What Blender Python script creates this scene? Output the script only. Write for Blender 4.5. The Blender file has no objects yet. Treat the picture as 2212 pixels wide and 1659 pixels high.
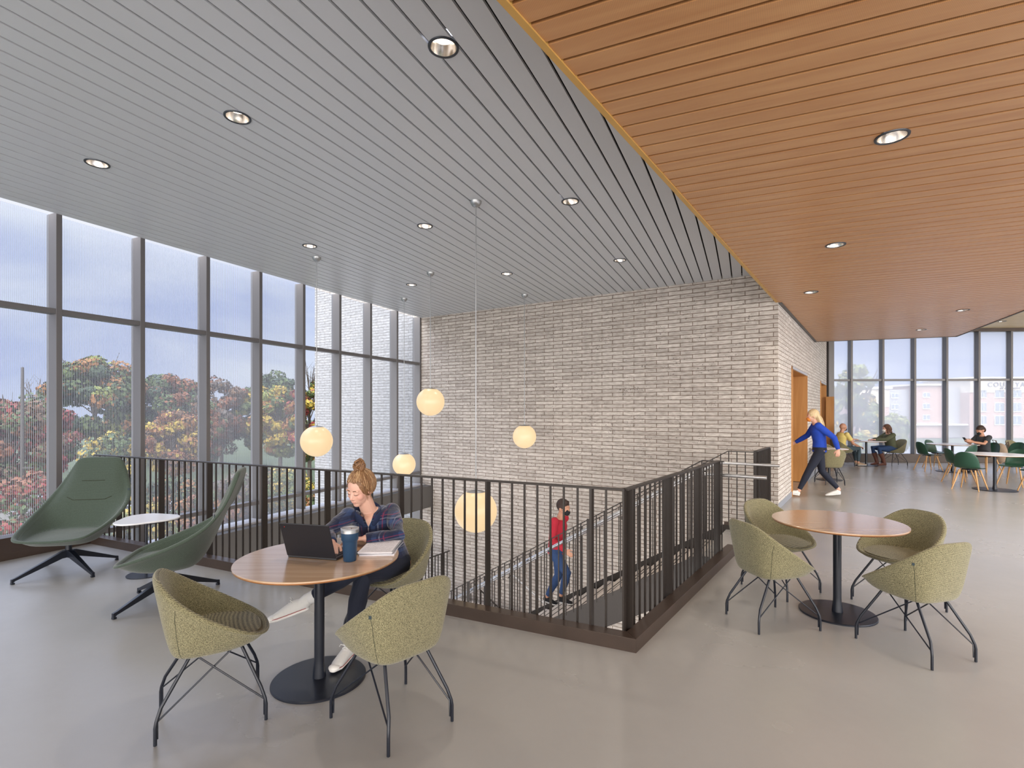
import bpy, bmesh, math, random
from mathutils import Vector, Matrix
from math import sin, cos, pi, radians as R, sqrt
random.seed(7)
C = bpy.context.scene.collection
SC = bpy.context.scene
FPX, CX, HY, EYE = 1110.0, 1106.0, 888.0, 1.65      # surveyed camera: focal length in pixels, axis, horizon, eye height

def G(x, y, h=0.0):
    """survey helper: the place at height h that the photo shows at pixel x, y"""
    d = FPX * (EYE - h) / (y - HY)
    return Vector(((x - CX) / FPX * d, d, h))
def V(*a): return Vector(a)

# ------------------------------------------------------------------ materials
def newmat(name):
    m = bpy.data.materials.new(name); m.use_nodes = True
    nt = m.node_tree; b = nt.nodes['Principled BSDF']
    return m, nt, b
def N(nt, t, **kw):
    n = nt.nodes.new(t)
    for k, v in kw.items(): setattr(n, k, v)
    return n
def mathn(nt, op, a, b=None, c=None):
    n = nt.nodes.new('ShaderNodeMath'); n.operation = op
    for i, v in enumerate((a, b, c)):
        if v is None: continue
        if isinstance(v, (int, float)): n.inputs[i].default_value = v
        else: nt.links.new(v, n.inputs[i])
    return n.outputs[0]
def mixc(nt, fac, a, b):
    n = nt.nodes.new('ShaderNodeMix'); n.data_type = 'RGBA'
    for s, v in ((0, fac), (6, a), (7, b)):
        if isinstance(v, (int, float)): n.inputs[s].default_value = v
        elif isinstance(v, tuple): n.inputs[s].default_value = (*v, 1)[:4]
        else: nt.links.new(v, n.inputs[s])
    return n.outputs[2]
def mat(name, col, rough=.5, metal=0, noise=0, nscale=20, bump=0, emit=None, estr=0, sheen=0, spec=.5):
    m, nt, b = newmat(name)
    b.inputs['Base Color'].default_value = (*col, 1)
    b.inputs['Roughness'].default_value = rough
    b.inputs['Metallic'].default_value = metal
    b.inputs['Specular IOR Level'].default_value = spec
    if sheen: b.inputs['Sheen Weight'].default_value = sheen
    if emit:
        b.inputs['Emission Color'].default_value = (*emit, 1); b.inputs['Emission Strength'].default_value = estr
    tc = N(nt, 'ShaderNodeTexCoord'); nz = N(nt, 'ShaderNodeTexNoise'); nz.inputs['Scale'].default_value = nscale
    nz.inputs['Detail'].default_value = 4
    nt.links.new(tc.outputs['Object'], nz.inputs['Vector'])
    if noise:
        dark = tuple(c * (1 - noise) for c in col); lite = tuple(min(1, c * (1 + noise)) for c in col)
        nt.links.new(mixc(nt, nz.outputs['Fac'], dark, lite), b.inputs['Base Color'])
    if bump:
        bp = N(nt, 'ShaderNodeBump'); bp.inputs['Strength'].default_value = bump; bp.inputs['Distance'].default_value = .01
        nt.links.new(nz.outputs['Fac'], bp.inputs['Height']); nt.links.new(bp.outputs[0], b.inputs['Normal'])
    return m

def brick_mat(name, c1, c2, cm, bw=.44, bh=.0745, off=.5, spots=True):
    m, nt, b = newmat(name)
    tc = N(nt, 'ShaderNodeTexCoord'); sx = N(nt, 'ShaderNodeSeparateXYZ'); cx = N(nt, 'ShaderNodeCombineXYZ')
    L = nt.links.new
    L(tc.outputs['Object'], sx.inputs[0]); L(sx.outputs[0], cx.inputs[0]); L(sx.outputs[2], cx.inputs[1])
    br = N(nt, 'ShaderNodeTexBrick'); br.offset = off; br.offset_frequency = 2
    br.inputs['Scale'].default_value = 1; br.inputs['Brick Width'].default_value = bw; br.inputs['Row Height'].default_value = bh
    br.inputs['Mortar Size'].default_value = .0062; br.inputs['Mortar Smooth'].default_value = .15
    br.inputs['Color1'].default_value = (*c1, 1); br.inputs['Color2'].default_value = (*c2, 1); br.inputs['Mortar'].default_value = (*cm, 1)
    L(cx.outputs[0], br.inputs['Vector'])
    nz = N(nt, 'ShaderNodeTexNoise'); nz.inputs['Scale'].default_value = 9; nz.inputs['Detail'].default_value = 8
    mp = N(nt, 'ShaderNodeMapping'); mp.inputs['Scale'].default_value = (1, 3.5, 1)
    L(cx.outputs[0], mp.inputs[0]); L(mp.outputs[0], nz.inputs['Vector'])
    rp = N(nt, 'ShaderNodeValToRGB'); rp.color_ramp.elements[0].position = .35; rp.color_ramp.elements[1].position = .7
    rp.color_ramp.elements[0].color = (.80, .78, .76, 1); rp.color_ramp.elements[1].color = (1.22, 1.22, 1.22, 1)
    L(nz.outputs['Fac'], rp.inputs[0])
    mx = N(nt, 'ShaderNodeMix', data_type='RGBA', blend_type='MULTIPLY'); mx.inputs[0].default_value = 1
    L(br.outputs['Color'], mx.inputs[6]); L(rp.outputs[0], mx.inputs[7])
    col = mx.outputs[2]
    h = mathn(nt, 'MULTIPLY', br.outputs['Fac'], -1.0)
    if spots:
        n2 = N(nt, 'ShaderNodeTexNoise'); n2.inputs['Scale'].default_value = 34; n2.inputs['Detail'].default_value = 3
        L(cx.outputs[0], n2.inputs['Vector'])
        n3 = N(nt, 'ShaderNodeTexNoise'); n3.inputs['Scale'].default_value = 3.1
        L(cx.outputs[0], n3.inputs['Vector'])
        s = mathn(nt, 'GREATER_THAN', mathn(nt, 'ADD', n2.outputs['Fac'], mathn(nt, 'MULTIPLY', n3.outputs['Fac'], .35)), .86)
        col = mixc(nt, mathn(nt, 'MULTIPLY', s, .75), col, (.06, .05, .045))
        h = mathn(nt, 'SUBTRACT', h, mathn(nt, 'MULTIPLY', s, .6))
    h = mathn(nt, 'ADD', h, mathn(nt, 'MULTIPLY', nz.outputs['Fac'], .5))
    bp = N(nt, 'ShaderNodeBump'); bp.inputs['Strength'].default_value = .8; bp.inputs['Distance'].default_value = .012
    L(h, bp.inputs['Height']); L(bp.outputs[0], b.inputs['Normal'])
    L(col, b.inputs['Base Color']); b.inputs['Roughness'].default_value = .85
    return m

def wood_mat(name, c1, c2, scale=(1, 14, 14), rough=.45, fine=0, coat=0):
    m, nt, b = newmat(name); L = nt.links.new
    tc = N(nt, 'ShaderNodeTexCoord'); mp = N(nt, 'ShaderNodeMapping'); mp.inputs['Scale'].default_value = scale
    L(tc.outputs['Object'], mp.inputs[0])
    nz = N(nt, 'ShaderNodeTexNoise'); nz.inputs['Scale'].default_value = 1.6; nz.inputs['Detail'].default_value = 7; nz.inputs['Distortion'].default_value = .6
    L(mp.outputs[0], nz.inputs['Vector'])
    rp = N(nt, 'ShaderNodeValToRGB'); rp.color_ramp.elements[0].position = .3; rp.color_ramp.elements[1].position = .72
    rp.color_ramp.elements[0].color = (*c1, 1); rp.color_ramp.elements[1].color = (*c2, 1)
    L(nz.outputs['Fac'], rp.inputs[0]); col = rp.outputs[0]
    if fine:      # fine acoustic grooves across the plank
        sx = N(nt, 'ShaderNodeSeparateXYZ'); L(tc.outputs['Object'], sx.inputs[0])
        f = mathn(nt, 'FRACT', mathn(nt, 'MULTIPLY', sx.outputs[0], 1 / fine))
        g = mathn(nt, 'LESS_THAN', f, .3)
        col = mixc(nt, mathn(nt, 'MULTIPLY', g, .35), col, (c1[0] * .45, c1[1] * .4, c1[2] * .35))
    L(col, b.inputs['Base Color']); b.inputs['Roughness'].default_value = rough; b.inputs['Specular IOR Level'].default_value = .8 if fine else .5
    if coat: b.inputs['Coat Weight'].default_value = coat; b.inputs['Coat Roughness'].default_value = .14; b.inputs['Coat IOR'].default_value = 1.75
    return m

def tweed_mat(name, c_lo, c_hi, rib=.0055, contrast=1.0):
    m, nt, b = newmat(name); L = nt.links.new
    tc = N(nt, 'ShaderNodeTexCoord'); sx = N(nt, 'ShaderNodeSeparateXYZ'); L(tc.outputs['Object'], sx.inputs[0])
    nz = N(nt, 'ShaderNodeTexNoise'); nz.inputs['Scale'].default_value = 6; L(tc.outputs['Object'], nz.inputs['Vector'])
    zz = mathn(nt, 'ADD', sx.outputs[2], mathn(nt, 'MULTIPLY', sx.outputs[0], .38))
    zz = mathn(nt, 'ADD', zz, mathn(nt, 'MULTIPLY', nz.outputs['Fac'], .0012))
    w = mathn(nt, 'MULTIPLY', mathn(nt, 'ADD', mathn(nt, 'SINE', mathn(nt, 'MULTIPLY', zz, 2 * pi / rib)), 1), .5)
    n2 = N(nt, 'ShaderNodeTexNoise'); n2.inputs['Scale'].default_value = 240; n2.inputs['Detail'].default_value = 2
    L(tc.outputs['Object'], n2.inputs['Vector'])
    f = mathn(nt, 'MULTIPLY', mathn(nt, 'ADD', mathn(nt, 'MULTIPLY', w, .55), mathn(nt, 'MULTIPLY', mathn(nt, 'SUBTRACT', n2.outputs['Fac'], .36), 2.2)), .78 * contrast)
    cl = N(nt, 'ShaderNodeClamp'); L(f, cl.inputs[0])
    L(mixc(nt, cl.outputs[0], c_lo, c_hi), b.inputs['Base Color'])
    bp = N(nt, 'ShaderNodeBump'); bp.inputs['Strength'].default_value = .5; bp.inputs['Distance'].default_value = .002
    L(f, bp.inputs['Height']); L(bp.outputs[0], b.inputs['Normal'])
    b.inputs['Roughness'].default_value = .95; b.inputs['Sheen Weight'].default_value = .25
    b.inputs['Specular IOR Level'].default_value = .2
    return m

def glass_mat(name, frit=0.0, pitch=.0175, duty=.3, veil=0.0, tint=(.93, .96, 1.0), fc=.44):
    m = bpy.data.materials.new(name); m.use_nodes = True; nt = m.node_tree; L = nt.links.new
    nt.nodes.clear(); out = N(nt, 'ShaderNodeOutputMaterial')
    tr = N(nt, 'ShaderNodeBsdfTransparent'); tr.inputs[0].default_value = (*tint, 1)
    gl = N(nt, 'ShaderNodeBsdfGlossy'); gl.inputs['Roughness'].default_value = .02
    fr = N(nt, 'ShaderNodeFresnel'); ge = N(nt, 'ShaderNodeNewGeometry'); L(mathn(nt, 'SUBTRACT', 1.22, mathn(nt, 'MULTIPLY', ge.outputs['Backfacing'], 1.22 - 1 / 1.22)), fr.inputs[0])
    mx = N(nt, 'ShaderNodeMixShader'); L(fr.outputs[0], mx.inputs[0]); L(tr.outputs[0], mx.inputs[1]); L(gl.outputs[0], mx.inputs[2])
    cur = mx.outputs[0]
    if frit or veil:
        df = N(nt, 'ShaderNodeBsdfDiffuse'); df.inputs[0].default_value = (fc, fc, fc * 1.03, 1)
        tl = N(nt, 'ShaderNodeBsdfTranslucent'); tl.inputs[0].default_value = (fc * 1.15, fc * 1.15, fc * 1.2, 1)
        dm = N(nt, 'ShaderNodeMixShader'); dm.inputs[0].default_value = .5; L(df.outputs[0], dm.inputs[1]); L(tl.outputs[0], dm.inputs[2])
        m2 = N(nt, 'ShaderNodeMixShader'); L(cur, m2.inputs[1]); L(dm.outputs[0], m2.inputs[2])
        if frit:
            tc = N(nt, 'ShaderNodeTexCoord'); sx = N(nt, 'ShaderNodeSeparateXYZ'); L(tc.outputs['Object'], sx.inputs[0])
            f = mathn(nt, 'FRACT', mathn(nt, 'MULTIPLY', sx.outputs[0], 1 / pitch))
            L(mathn(nt, 'MULTIPLY', mathn(nt, 'LESS_THAN', f, duty), frit), m2.inputs[0])
        else: m2.inputs[0].default_value = veil
        cur = m2.outputs[0]
    L(cur, out.inputs[0])
    return m

def floor_mat():
    m, nt, b = newmat('polished_concrete'); L = nt.links.new
    tc = N(nt, 'ShaderNodeTexCoord')
    a = N(nt, 'ShaderNodeTexNoise'); a.inputs['Scale'].default_value = .9; a.inputs['Detail'].default_value = 6
    c = N(nt, 'ShaderNodeTexNoise'); c.inputs['Scale'].default_value = 14; c.inputs['Detail'].default_value = 6
    d = N(nt, 'ShaderNodeTexNoise'); d.inputs['Scale'].default_value = 60; d.inputs['Detail'].default_value = 2
    for n in (a, c, d): L(tc.outputs['Object'], n.inputs['Vector'])
    col = mixc(nt, a.outputs['Fac'], (.315, .308, .295), (.40, .393, .378))
    col = mixc(nt, mathn(nt, 'MULTIPLY', c.outputs['Fac'], .35), col, (.31, .302, .288))
    sp = mathn(nt, 'GREATER_THAN', d.outputs['Fac'], .80)
    col = mixc(nt, mathn(nt, 'MULTIPLY', sp, .12), col, (.5, .49, .46))
    # scuffs: thin bright scratches
    wv = N(nt, 'ShaderNodeTexVoronoi', feature='DISTANCE_TO_EDGE'); wv.inputs['Scale'].default_value = 1.3
    wn = N(nt, 'ShaderNodeVectorMath', operation='ADD'); L(tc.outputs['Object'], wn.inputs[0]); L(c.outputs['Color'], wn.inputs[1]); L(wn.outputs[0], wv.inputs['Vector'])
    sc_ = mathn(nt, 'MULTIPLY', mathn(nt, 'LESS_THAN', wv.outputs['Distance'], .002), mathn(nt, 'GREATER_THAN', a.outputs['Fac'], .66))
    col = mixc(nt, mathn(nt, 'MULTIPLY', sc_, .035), col, (.6, .59, .57))
    L(col, b.inputs['Base Color'])
    L(mathn(nt, 'ADD', .20, mathn(nt, 'MULTIPLY', a.outputs['Fac'], .12)), b.inputs['Roughness'])
    b.inputs['Specular IOR Level'].default_value = .75
    bp = N(nt, 'ShaderNodeBump'); bp.inputs['Strength'].default_value = .015; L(c.outputs['Fac'], bp.inputs['Height']); L(bp.outputs[0], b.inputs['Normal'])
    return m

def plaid_mat():
    m, nt, b = newmat('navy_plaid_fleece'); L = nt.links.new
    tc = N(nt, 'ShaderNodeTexCoord'); sx = N(nt, 'ShaderNodeSeparateXYZ')
    mp = N(nt, 'ShaderNodeMapping'); mp.inputs['Rotation'].default_value = (0, .12, .45); L(tc.outputs['Object'], mp.inputs[0]); L(mp.outputs[0], sx.inputs[0])
    col = (.006, .014, .055)
    def band(axis, pitch, lo, hi):
        f = mathn(nt, 'FRACT', mathn(nt, 'MULTIPLY', sx.outputs[axis], 1 / pitch))
        return mathn(nt, 'MULTIPLY', mathn(nt, 'GREATER_THAN', f, lo), mathn(nt, 'LESS_THAN', f, hi))
    c = None
    for axis, pitch in ((0, .115), (2, .12)):
        base = col if c is None else c
        c = mixc(nt, mathn(nt, 'MULTIPLY', band(axis, pitch, .1, .30), .30), base, (.05, .10, .24))
        c = mixc(nt, mathn(nt, 'MULTIPLY', band(axis, pitch, .38, .44), .5), c, (.18, .20, .27))
        c = mixc(nt, mathn(nt, 'MULTIPLY', band(axis, pitch, .56, .60), .8), c, (.17, .02, .06))
        c = mixc(nt, mathn(nt, 'MULTIPLY', band(axis, pitch, .72, .92), .6), c, (.006, .008, .03))
    L(c, b.inputs['Base Color']); b.inputs['Roughness'].default_value = .95; b.inputs['Sheen Weight'].default_value = .4
    nz = N(nt, 'ShaderNodeTexNoise'); nz.inputs['Scale'].default_value = 90; L(tc.outputs['Object'], nz.inputs['Vector'])
    n2 = N(nt, 'ShaderNodeTexNoise'); n2.inputs['Scale'].default_value = 11; L(tc.outputs['Object'], n2.inputs['Vector'])
    bp = N(nt, 'ShaderNodeBump'); bp.inputs['Strength'].default_value = .5; bp.inputs['Distance'].default_value = .02
    L(mathn(nt, 'ADD', mathn(nt, 'MULTIPLY', nz.outputs['Fac'], .1), n2.outputs['Fac']), bp.inputs['Height']); L(bp.outputs[0], b.inputs['Normal'])
    return m

M = dict(
    floor=floor_mat(),
    brick=brick_mat('grey_roman_brick', (.54, .495, .45), (.40, .36, .325), (.19, .14, .11)),
    brick_side=brick_mat('window_lit_side_brick', (.74, .71, .68), (.60, .57, .54), (.34, .28, .24), bw=.40, bh=.0745),  # lighter copy of the brick: far-window light put into the colour
    brick_out=brick_mat('darkened_outside_brick', (.27, .268, .272), (.235, .235, .24), (.15, .142, .14), spots=False),  # same brick, colour darkened to offset the strong outdoor light
    ceil_grey=mat('grey_metal_plank', (.54, .555, .58), .34, metal=.0, spec=.6),
    black=mat('black_gap', (.006, .006, .007), .9),
    gapred=mat('dark_red_gap', (.035, .008, .004), .9),
    ceil_wood=wood_mat('cherry_veneer_plank', (.44, .205, .078), (.54, .285, .12), scale=(.9, 9, 9), rough=.34, fine=.0075),
    ceil_pale=wood_mat('pale_veneer_plank', (.62, .46, .27), (.70, .54, .33), scale=(.7, 6, 6), rough=.5),
    fascia=mat('golden_wood_edge', (.50, .285, .075), .45, noise=.1, nscale=6),
    portal=wood_mat('portal_oak', (.47, .215, .06), (.56, .28, .09), scale=(10, 10, .8), rough=.5),
    bronze=mat('bronze_painted_steel', (.030, .023, .019), .4, metal=.15, noise=.12, nscale=30),
    frame=mat('grey_bronze_mullion', (.145, .138, .140), .4, metal=.2),
    curb=mat('brown_steel_curb', (.062, .043, .034), .36, metal=.25, noise=.25, nscale=5),
    sill=mat('pale_sill', (.45, .45, .48), .4),
    glass=glass_mat('clear_glass'),
    frit=glass_mat('striped_glass', frit=.55, duty=.30),
    veil=glass_mat('frit_and_bloom_glass', veil=.34, fc=.78),  # even white veil: unresolved frit lines plus window bloom put into the glass
    table=wood_mat('oak_table_veneer', (.46, .29, .165), (.60, .42, .27), scale=(1.2, 16, 16), rough=.25, coat=.9),
    edge=mat('oak_table_edge', (.33, .14, .05), .4),
    blackm=mat('black_powder_coat', (.010, .013, .022), .33, metal=.1),
    tweed=tweed_mat('olive_tweed', (.030, .028, .012), (.42, .385, .225), rib=.0062),
    lounge=tweed_mat('dark_green_wool', (.040, .055, .042), (.095, .128, .098), rib=.009, contrast=.8),
    seam=mat('dark_seam', (.03, .035, .02), .9),
    tag=mat('dark_label', (.02, .04, .05), .6),
    white=mat('white_laminate', (.80, .80, .82), .25),
    chrome=mat('brushed_steel', (.62, .62, .63), .34, metal=1),
    nickel=mat('satin_nickel', (.40, .41, .42), .38, metal=.9),
    globe=mat('opal_glass_glowing', (.32, .27, .19), .3, emit=(1.0, .70, .37), estr=.72),
    lamp=mat('lamp_lens', (.9, .9, .88), .3, emit=(1, .88, .72), estr=3.2),
    reflector=mat('lamp_reflector', (.85, .8, .74), .18, metal=1),
    ring=mat('lamp_trim_ring', (.045, .05, .06), .35, metal=.5),
    tread=mat('pale_terrazzo_tread', (.60, .55, .50), .55, noise=.2, nscale=90),
    nosing=mat('dark_grip_strip', (.05, .045, .04), .7),
    green=mat('green_shell_plastic', (.020, .075, .048), .36),
    beech=wood_mat('beech_leg', (.50, .27, .10), (.62, .37, .17), scale=(12, 12, 1), rough=.45),
    skin=mat('skin', (.66, .37, .27), .5, noise=.06, nscale=14),
    blush=mat('flushed_skin', (.66, .27, .21), .5),
    skin2=mat('tan_skin', (.56, .29, .19), .5),
    hair=mat('strawberry_blonde_hair', (.21, .105, .045), .5, noise=.5, nscale=60, bump=.6), hair_hi=mat('blonde_hair_strand', (.42, .27, .14), .45, noise=.4, nscale=60),
    hairband=mat('dark_hair_band', (.03, .02, .02), .6),
    lips=mat('rose_lips', (.50, .13, .12), .4),
    lash=mat('dark_lashes', (.05, .025, .02), .6),
    brow=mat('brown_eyebrow', (.13, .06, .03), .8),
    eyew=mat('eye_white', (.7, .68, .66), .3),
    plaid=plaid_mat(),
    navy=mat('navy_legging', (.006, .010, .026), .8, sheen=.05),
    navycollar=mat('navy_collar', (.012, .022, .065), .9),
    zipm=mat('steel_zip', (.5, .5, .52), .3, metal=1),
    canvas=mat('white_canvas', (.72, .72, .70), .8, noise=.06, nscale=60),
    rubber=mat('white_rubber', (.80, .79, .76), .45),
    redline=mat('red_line', (.35, .02, .03), .5),
    sock=mat('white_sock', (.74, .74, .74), .9),
    laptop=mat('black_laptop_shell', (.010, .011, .016), .42),
    keys=mat('dark_keys', (.02, .02, .022), .5),
    screen=mat('laptop_screen', (.02, .02, .03), .2, emit=(.5, .6, .8), estr=.6),
    reddot=mat('red_dot', (.6, .02, .02), .4),
    tumbler=mat('navy_powder_tumbler', (.012, .045, .10), .42),
    lid=mat('clear_lid', (.35, .36, .38), .12),
    paper=mat('notebook_paper', (.78, .76, .80), .8, noise=.08, nscale=40),
    cover=mat('notebook_cover', (.10, .12, .16), .6),
    ink=mat('pencil_writing', (.35, .34, .38), .8),
    phone=mat('green_phone_case', (.01, .09, .07), .4),
    blue=mat('royal_blue_sweatshirt', (.010, .055, .42), .85, noise=.2, nscale=9, bump=.3),
    blonde=mat('blonde_hair', (.68, .52, .30), .55, noise=.35, nscale=60, bump=.5),
    red=mat('red_sweater', (.42, .015, .035), .85, noise=.15, nscale=9),
    denim=mat('blue_denim', (.022, .055, .15), .85, noise=.3, nscale=30),
    yellow=mat('yellow_tshirt', (.72, .58, .20), .85, noise=.08, nscale=8),
    jeans_grey=mat('grey_blue_trousers', (.05, .08, .10), .85),
    khaki_shoe=mat('tan_trainer', (.33, .23, .15), .7),
    olive=mat('olive_cardigan', (.085, .095, .055), .9, noise=.2, nscale=25),
    boot=mat('brown_boot', (.12, .045, .03), .5),
    darkhair=mat('dark_brown_hair', (.035, .016, .010), .6, noise=.5, nscale=60, bump=.4),
    browncurl=mat('brown_curly_hair', (.11, .05, .028), .6, noise=.5, nscale=50, bump=.5),
    charcoal=mat('charcoal_tshirt', (.045, .048, .055), .9),
    shorts=mat('black_shorts', (.012, .013, .02), .9),
    maskb=mat('black_mask', (.008, .009, .013), .8),
    maskw=mat('white_mask', (.75, .72, .68), .8),
    masko=mat('orange_mask', (.75, .25, .04), .8),
    bag=mat('beige_rucksack', (.36, .27, .20), .85, noise=.3, nscale=12),
    bagd=mat('brown_strap', (.10, .06, .045), .7),
    trunk=mat('bark', (.07, .055, .045), .95, noise=.3, nscale=4),
    grass=mat('lawn', (.045, .060, .022), .95, noise=.55, nscale=.25),
    asphalt=mat('pale_path', (.17, .165, .16), .9),
    pink=mat('pink_brick_facade', (.33, .22, .19), .9, noise=.1, nscale=1),
    beigef=mat('beige_facade', (.50, .44, .36), .9),
    greyf=mat('grey_facade', (.26, .26, .28), .9),
    wglass=mat('dark_window_glass', (.12, .15, .18), .15),
    wframe=mat('pale_window_frame', (.6, .6, .6), .6),
    letters=mat('grey_sign_letters', (.10, .11, .13), .6),
    soffit=mat('white_plaster', (.72, .72, .72), .8),
    darkwall=mat('dark_metal_panel', (.09, .085, .082), .5),
    lowfloor=mat('lower_floor', (.46, .45, .43), .4, noise=.06, nscale=3),
)
def leaf(name, c):
    m = mat(name, c, .8, noise=.35, nscale=.6)
    return m
LEAF = {k: leaf('leaves_' + k, tuple(v * .46 for v in c)) for k, c in dict(
    green=(.10, .15, .035), dkgreen=(.035, .07, .025), orange=(.42, .17, .035), red=(.36, .045, .035), yellow=(.60, .42, .05),
    brown=(.22, .12, .06), grey=(.17, .13, .10), lime=(.30, .34, .06), rust=(.30, .10, .035)).items()}

def flush_skin(points, r=.036):
    m = mat('flushed_fair_skin', (.68, .40, .30), .48, noise=.05, nscale=14); nt = m.node_tree; b = nt.nodes['Principled BSDF']; L = nt.links.new
    tc = N(nt, 'ShaderNodeTexCoord'); cur = b.inputs['Base Color'].links[0].from_socket
    for p, rr, col, amt in points:
        d = N(nt, 'ShaderNodeVectorMath', operation='DISTANCE'); L(tc.outputs['Object'], d.inputs[0]); d.inputs[1].default_value = p
        mr = N(nt, 'ShaderNodeMapRange', interpolation_type='SMOOTHSTEP'); L(d.outputs['Value'], mr.inputs[0]); mr.inputs[1].default_value = 0; mr.inputs[2].default_value = rr; mr.inputs[3].default_value = amt; mr.inputs[4].default_value = 0
        cur = mixc(nt, mr.outputs[0], cur, col)
    L(cur, b.inputs['Base Color']); b.inputs['Subsurface Weight'].default_value = .0
    return m

# ------------------------------------------------------------------ mesh helpers
class MB:
    def __init__(s): s.v = []; s.f = []; s.m = []; s.mi = 0
    def add(s, vs, fs):
        o = len(s.v); s.v += [tuple(v) for v in vs]; s.f += [tuple(i + o for i in f) for f in fs]; s.m += [s.mi] * len(fs); return s
    def box(s, c, size, rot=None, rz=0):
        hx, hy, hz = size[0] / 2, size[1] / 2, size[2] / 2
        mt = rot if rot is not None else Matrix.Rotation(rz, 3, 'Z')
        vs = [Vector(c) + mt @ Vector((x * hx, y * hy, z * hz)) for x in (-1, 1) for y in (-1, 1) for z in (-1, 1)]
        return s.add(vs, [(0, 1, 3, 2), (4, 6, 7, 5), (0, 4, 5, 1), (2, 3, 7, 6), (0, 2, 6, 4), (1, 5, 7, 3)])
    def bar(s, a, b, w, t, up=(0, 0, 1)):
        """bar from a to b, w across, t along 'up'"""
        a = Vector(a); b = Vector(b); d = (b - a).normalized(); up = Vector(up)
        side = d.cross(up).normalized(); upn = side.cross(d).normalized()
        vs = [p + side * sx * w / 2 + upn * su * t / 2 for p in (a, b) for sx in (-1, 1) for su in (-1, 1)]
        return s.add(vs, [(0, 1, 3, 2), (4, 6, 7, 5), (0, 4, 5, 1), (2, 3, 7, 6), (0, 2, 6, 4), (1, 5, 7, 3)])
    def prism(s, poly, z0, z1):
        n = len(poly); vs = [(p[0], p[1], z0) for p in poly] + [(p[0], p[1], z1) for p in poly]
        ar = sum(poly[i][0] * poly[(i + 1) % n][1] - poly[(i + 1) % n][0] * poly[i][1] for i in range(n))
        fs = [tuple(range(n))[::-1], tuple(range(n, 2 * n))] + [(i, (i + 1) % n, n + (i + 1) % n, n + i) for i in range(n)]
        if ar < 0: fs = [f[::-1] for f in fs]
        return s.add(vs, fs)
    def sweep(s, pts, rad, side=(0, 1, 0), n=12, cap=True, capr=1.0):
        """closed tube through pts; rad = number or (across, deep) per point; 'side' fixes the across axis"""
        pts = [Vector(p) for p in pts]; rr = [(r, r) if not isinstance(r, (tuple, list)) else r for r in (rad if isinstance(rad, list) else [rad] * len(pts))]
        P = []; RR = []; T = []
        for i, p in enumerate(pts):
            a = pts[max(i - 1, 0)]; b = pts[min(i + 1, len(pts) - 1)]; T.append((b - a).normalized())
        rings = []
        if cap:
            for k in (80, 50, 22): rings.append((pts[0] - T[0] * min(rr[0]) * capr * sin(R(k)), rr[0][0] * cos(R(k)), rr[0][1] * cos(R(k)), T[0]))
        for p, r, t in zip(pts, rr, T): rings.append((p, r[0], r[1], t))
        if cap:
            for k in (22, 50, 80): rings.append((pts[-1] + T[-1] * min(rr[-1]) * capr * sin(R(k)), rr[-1][0] * cos(R(k)), rr[-1][1] * cos(R(k)), T[-1]))
        sd = Vector(side); vs = []
        for p, a, b, t in rings:
            x = (sd - t * sd.dot(t))
            if x.length < 1e-3: x = t.orthogonal()
            x.normalize(); y = t.cross(x)
            sd = x if side is None else sd
            for k in range(n): vs.append(p + x * a * cos(2 * pi * k / n) + y * b * sin(2 * pi * k / n))
        fs = []
        for i in range(len(rings) - 1):
            for k in range(n): fs.append((i * n + k, i * n + (k + 1) % n, (i + 1) * n + (k + 1) % n, (i + 1) * n + k))
        fs.append(tuple(range(n))[::-1]); fs.append(tuple((len(rings) - 1) * n + k for k in range(n)))
        return s.add(vs, fs)
    def tube(s, pts, r, n=8):
        pts = [Vector(p) for p in pts]; d = (pts[-1] - pts[0]).normalized()
        side = Vector((0, 0, 1)) if abs(d.z) < .7 else Vector((1, 0, 0))
        return s.sweep(pts, r, side=side, n=n, cap=False)
    def lathe(s, prof, c=(0, 0, 0), n=32, close=True):
        vs = []
        for r, z in prof:
            for k in range(n): vs.append((c[0] + r * cos(2 * pi * k / n), c[1] + r * sin(2 * pi * k / n), c[2] + z))
        m = len(prof); fs = []
        for i in range(m - 1):
            for k in range(n): fs.append((i * n + k, i * n + (k + 1) % n, (i + 1) * n + (k + 1) % n, (i + 1) * n + k))
        if close: fs.append(tuple(range(n))[::-1]); fs.append(tuple((m - 1) * n + k for k in range(n)))
        return s.add(vs, fs)
    def ball(s, c, r, rot=None, n=20, m=12):
        if not isinstance(r, (tuple, list)): r = (r, r, r)
        c = Vector(c); mt = rot if rot is not None else Matrix.Identity(3); vs = []
        for i in range(1, m):
            a = pi * i / m
            for k in range(n): vs.append(c + mt @ Vector((r[0] * sin(a) * cos(2 * pi * k / n), r[1] * sin(a) * sin(2 * pi * k / n), r[2] * cos(a))))
        top = len(vs); vs.append(c + mt @ Vector((0, 0, r[2]))); vs.append(c + mt @ Vector((0, 0, -r[2])))
        fs = [(k, (m - 2) * 0 + (k + 1) % n, top)[::-1] if False else (top, k, (k + 1) % n) for k in range(n)]
        for i in range(m - 2):
            for k in range(n): fs.append((i * n + k, (i + 1) * n + k, (i + 1) * n + (k + 1) % n, i * n + (k + 1) % n))
        b = (m - 2) * n
        fs += [(top + 1, b + (k + 1) % n, b + k) for k in range(n)]
        return s.add(vs, fs)
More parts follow.
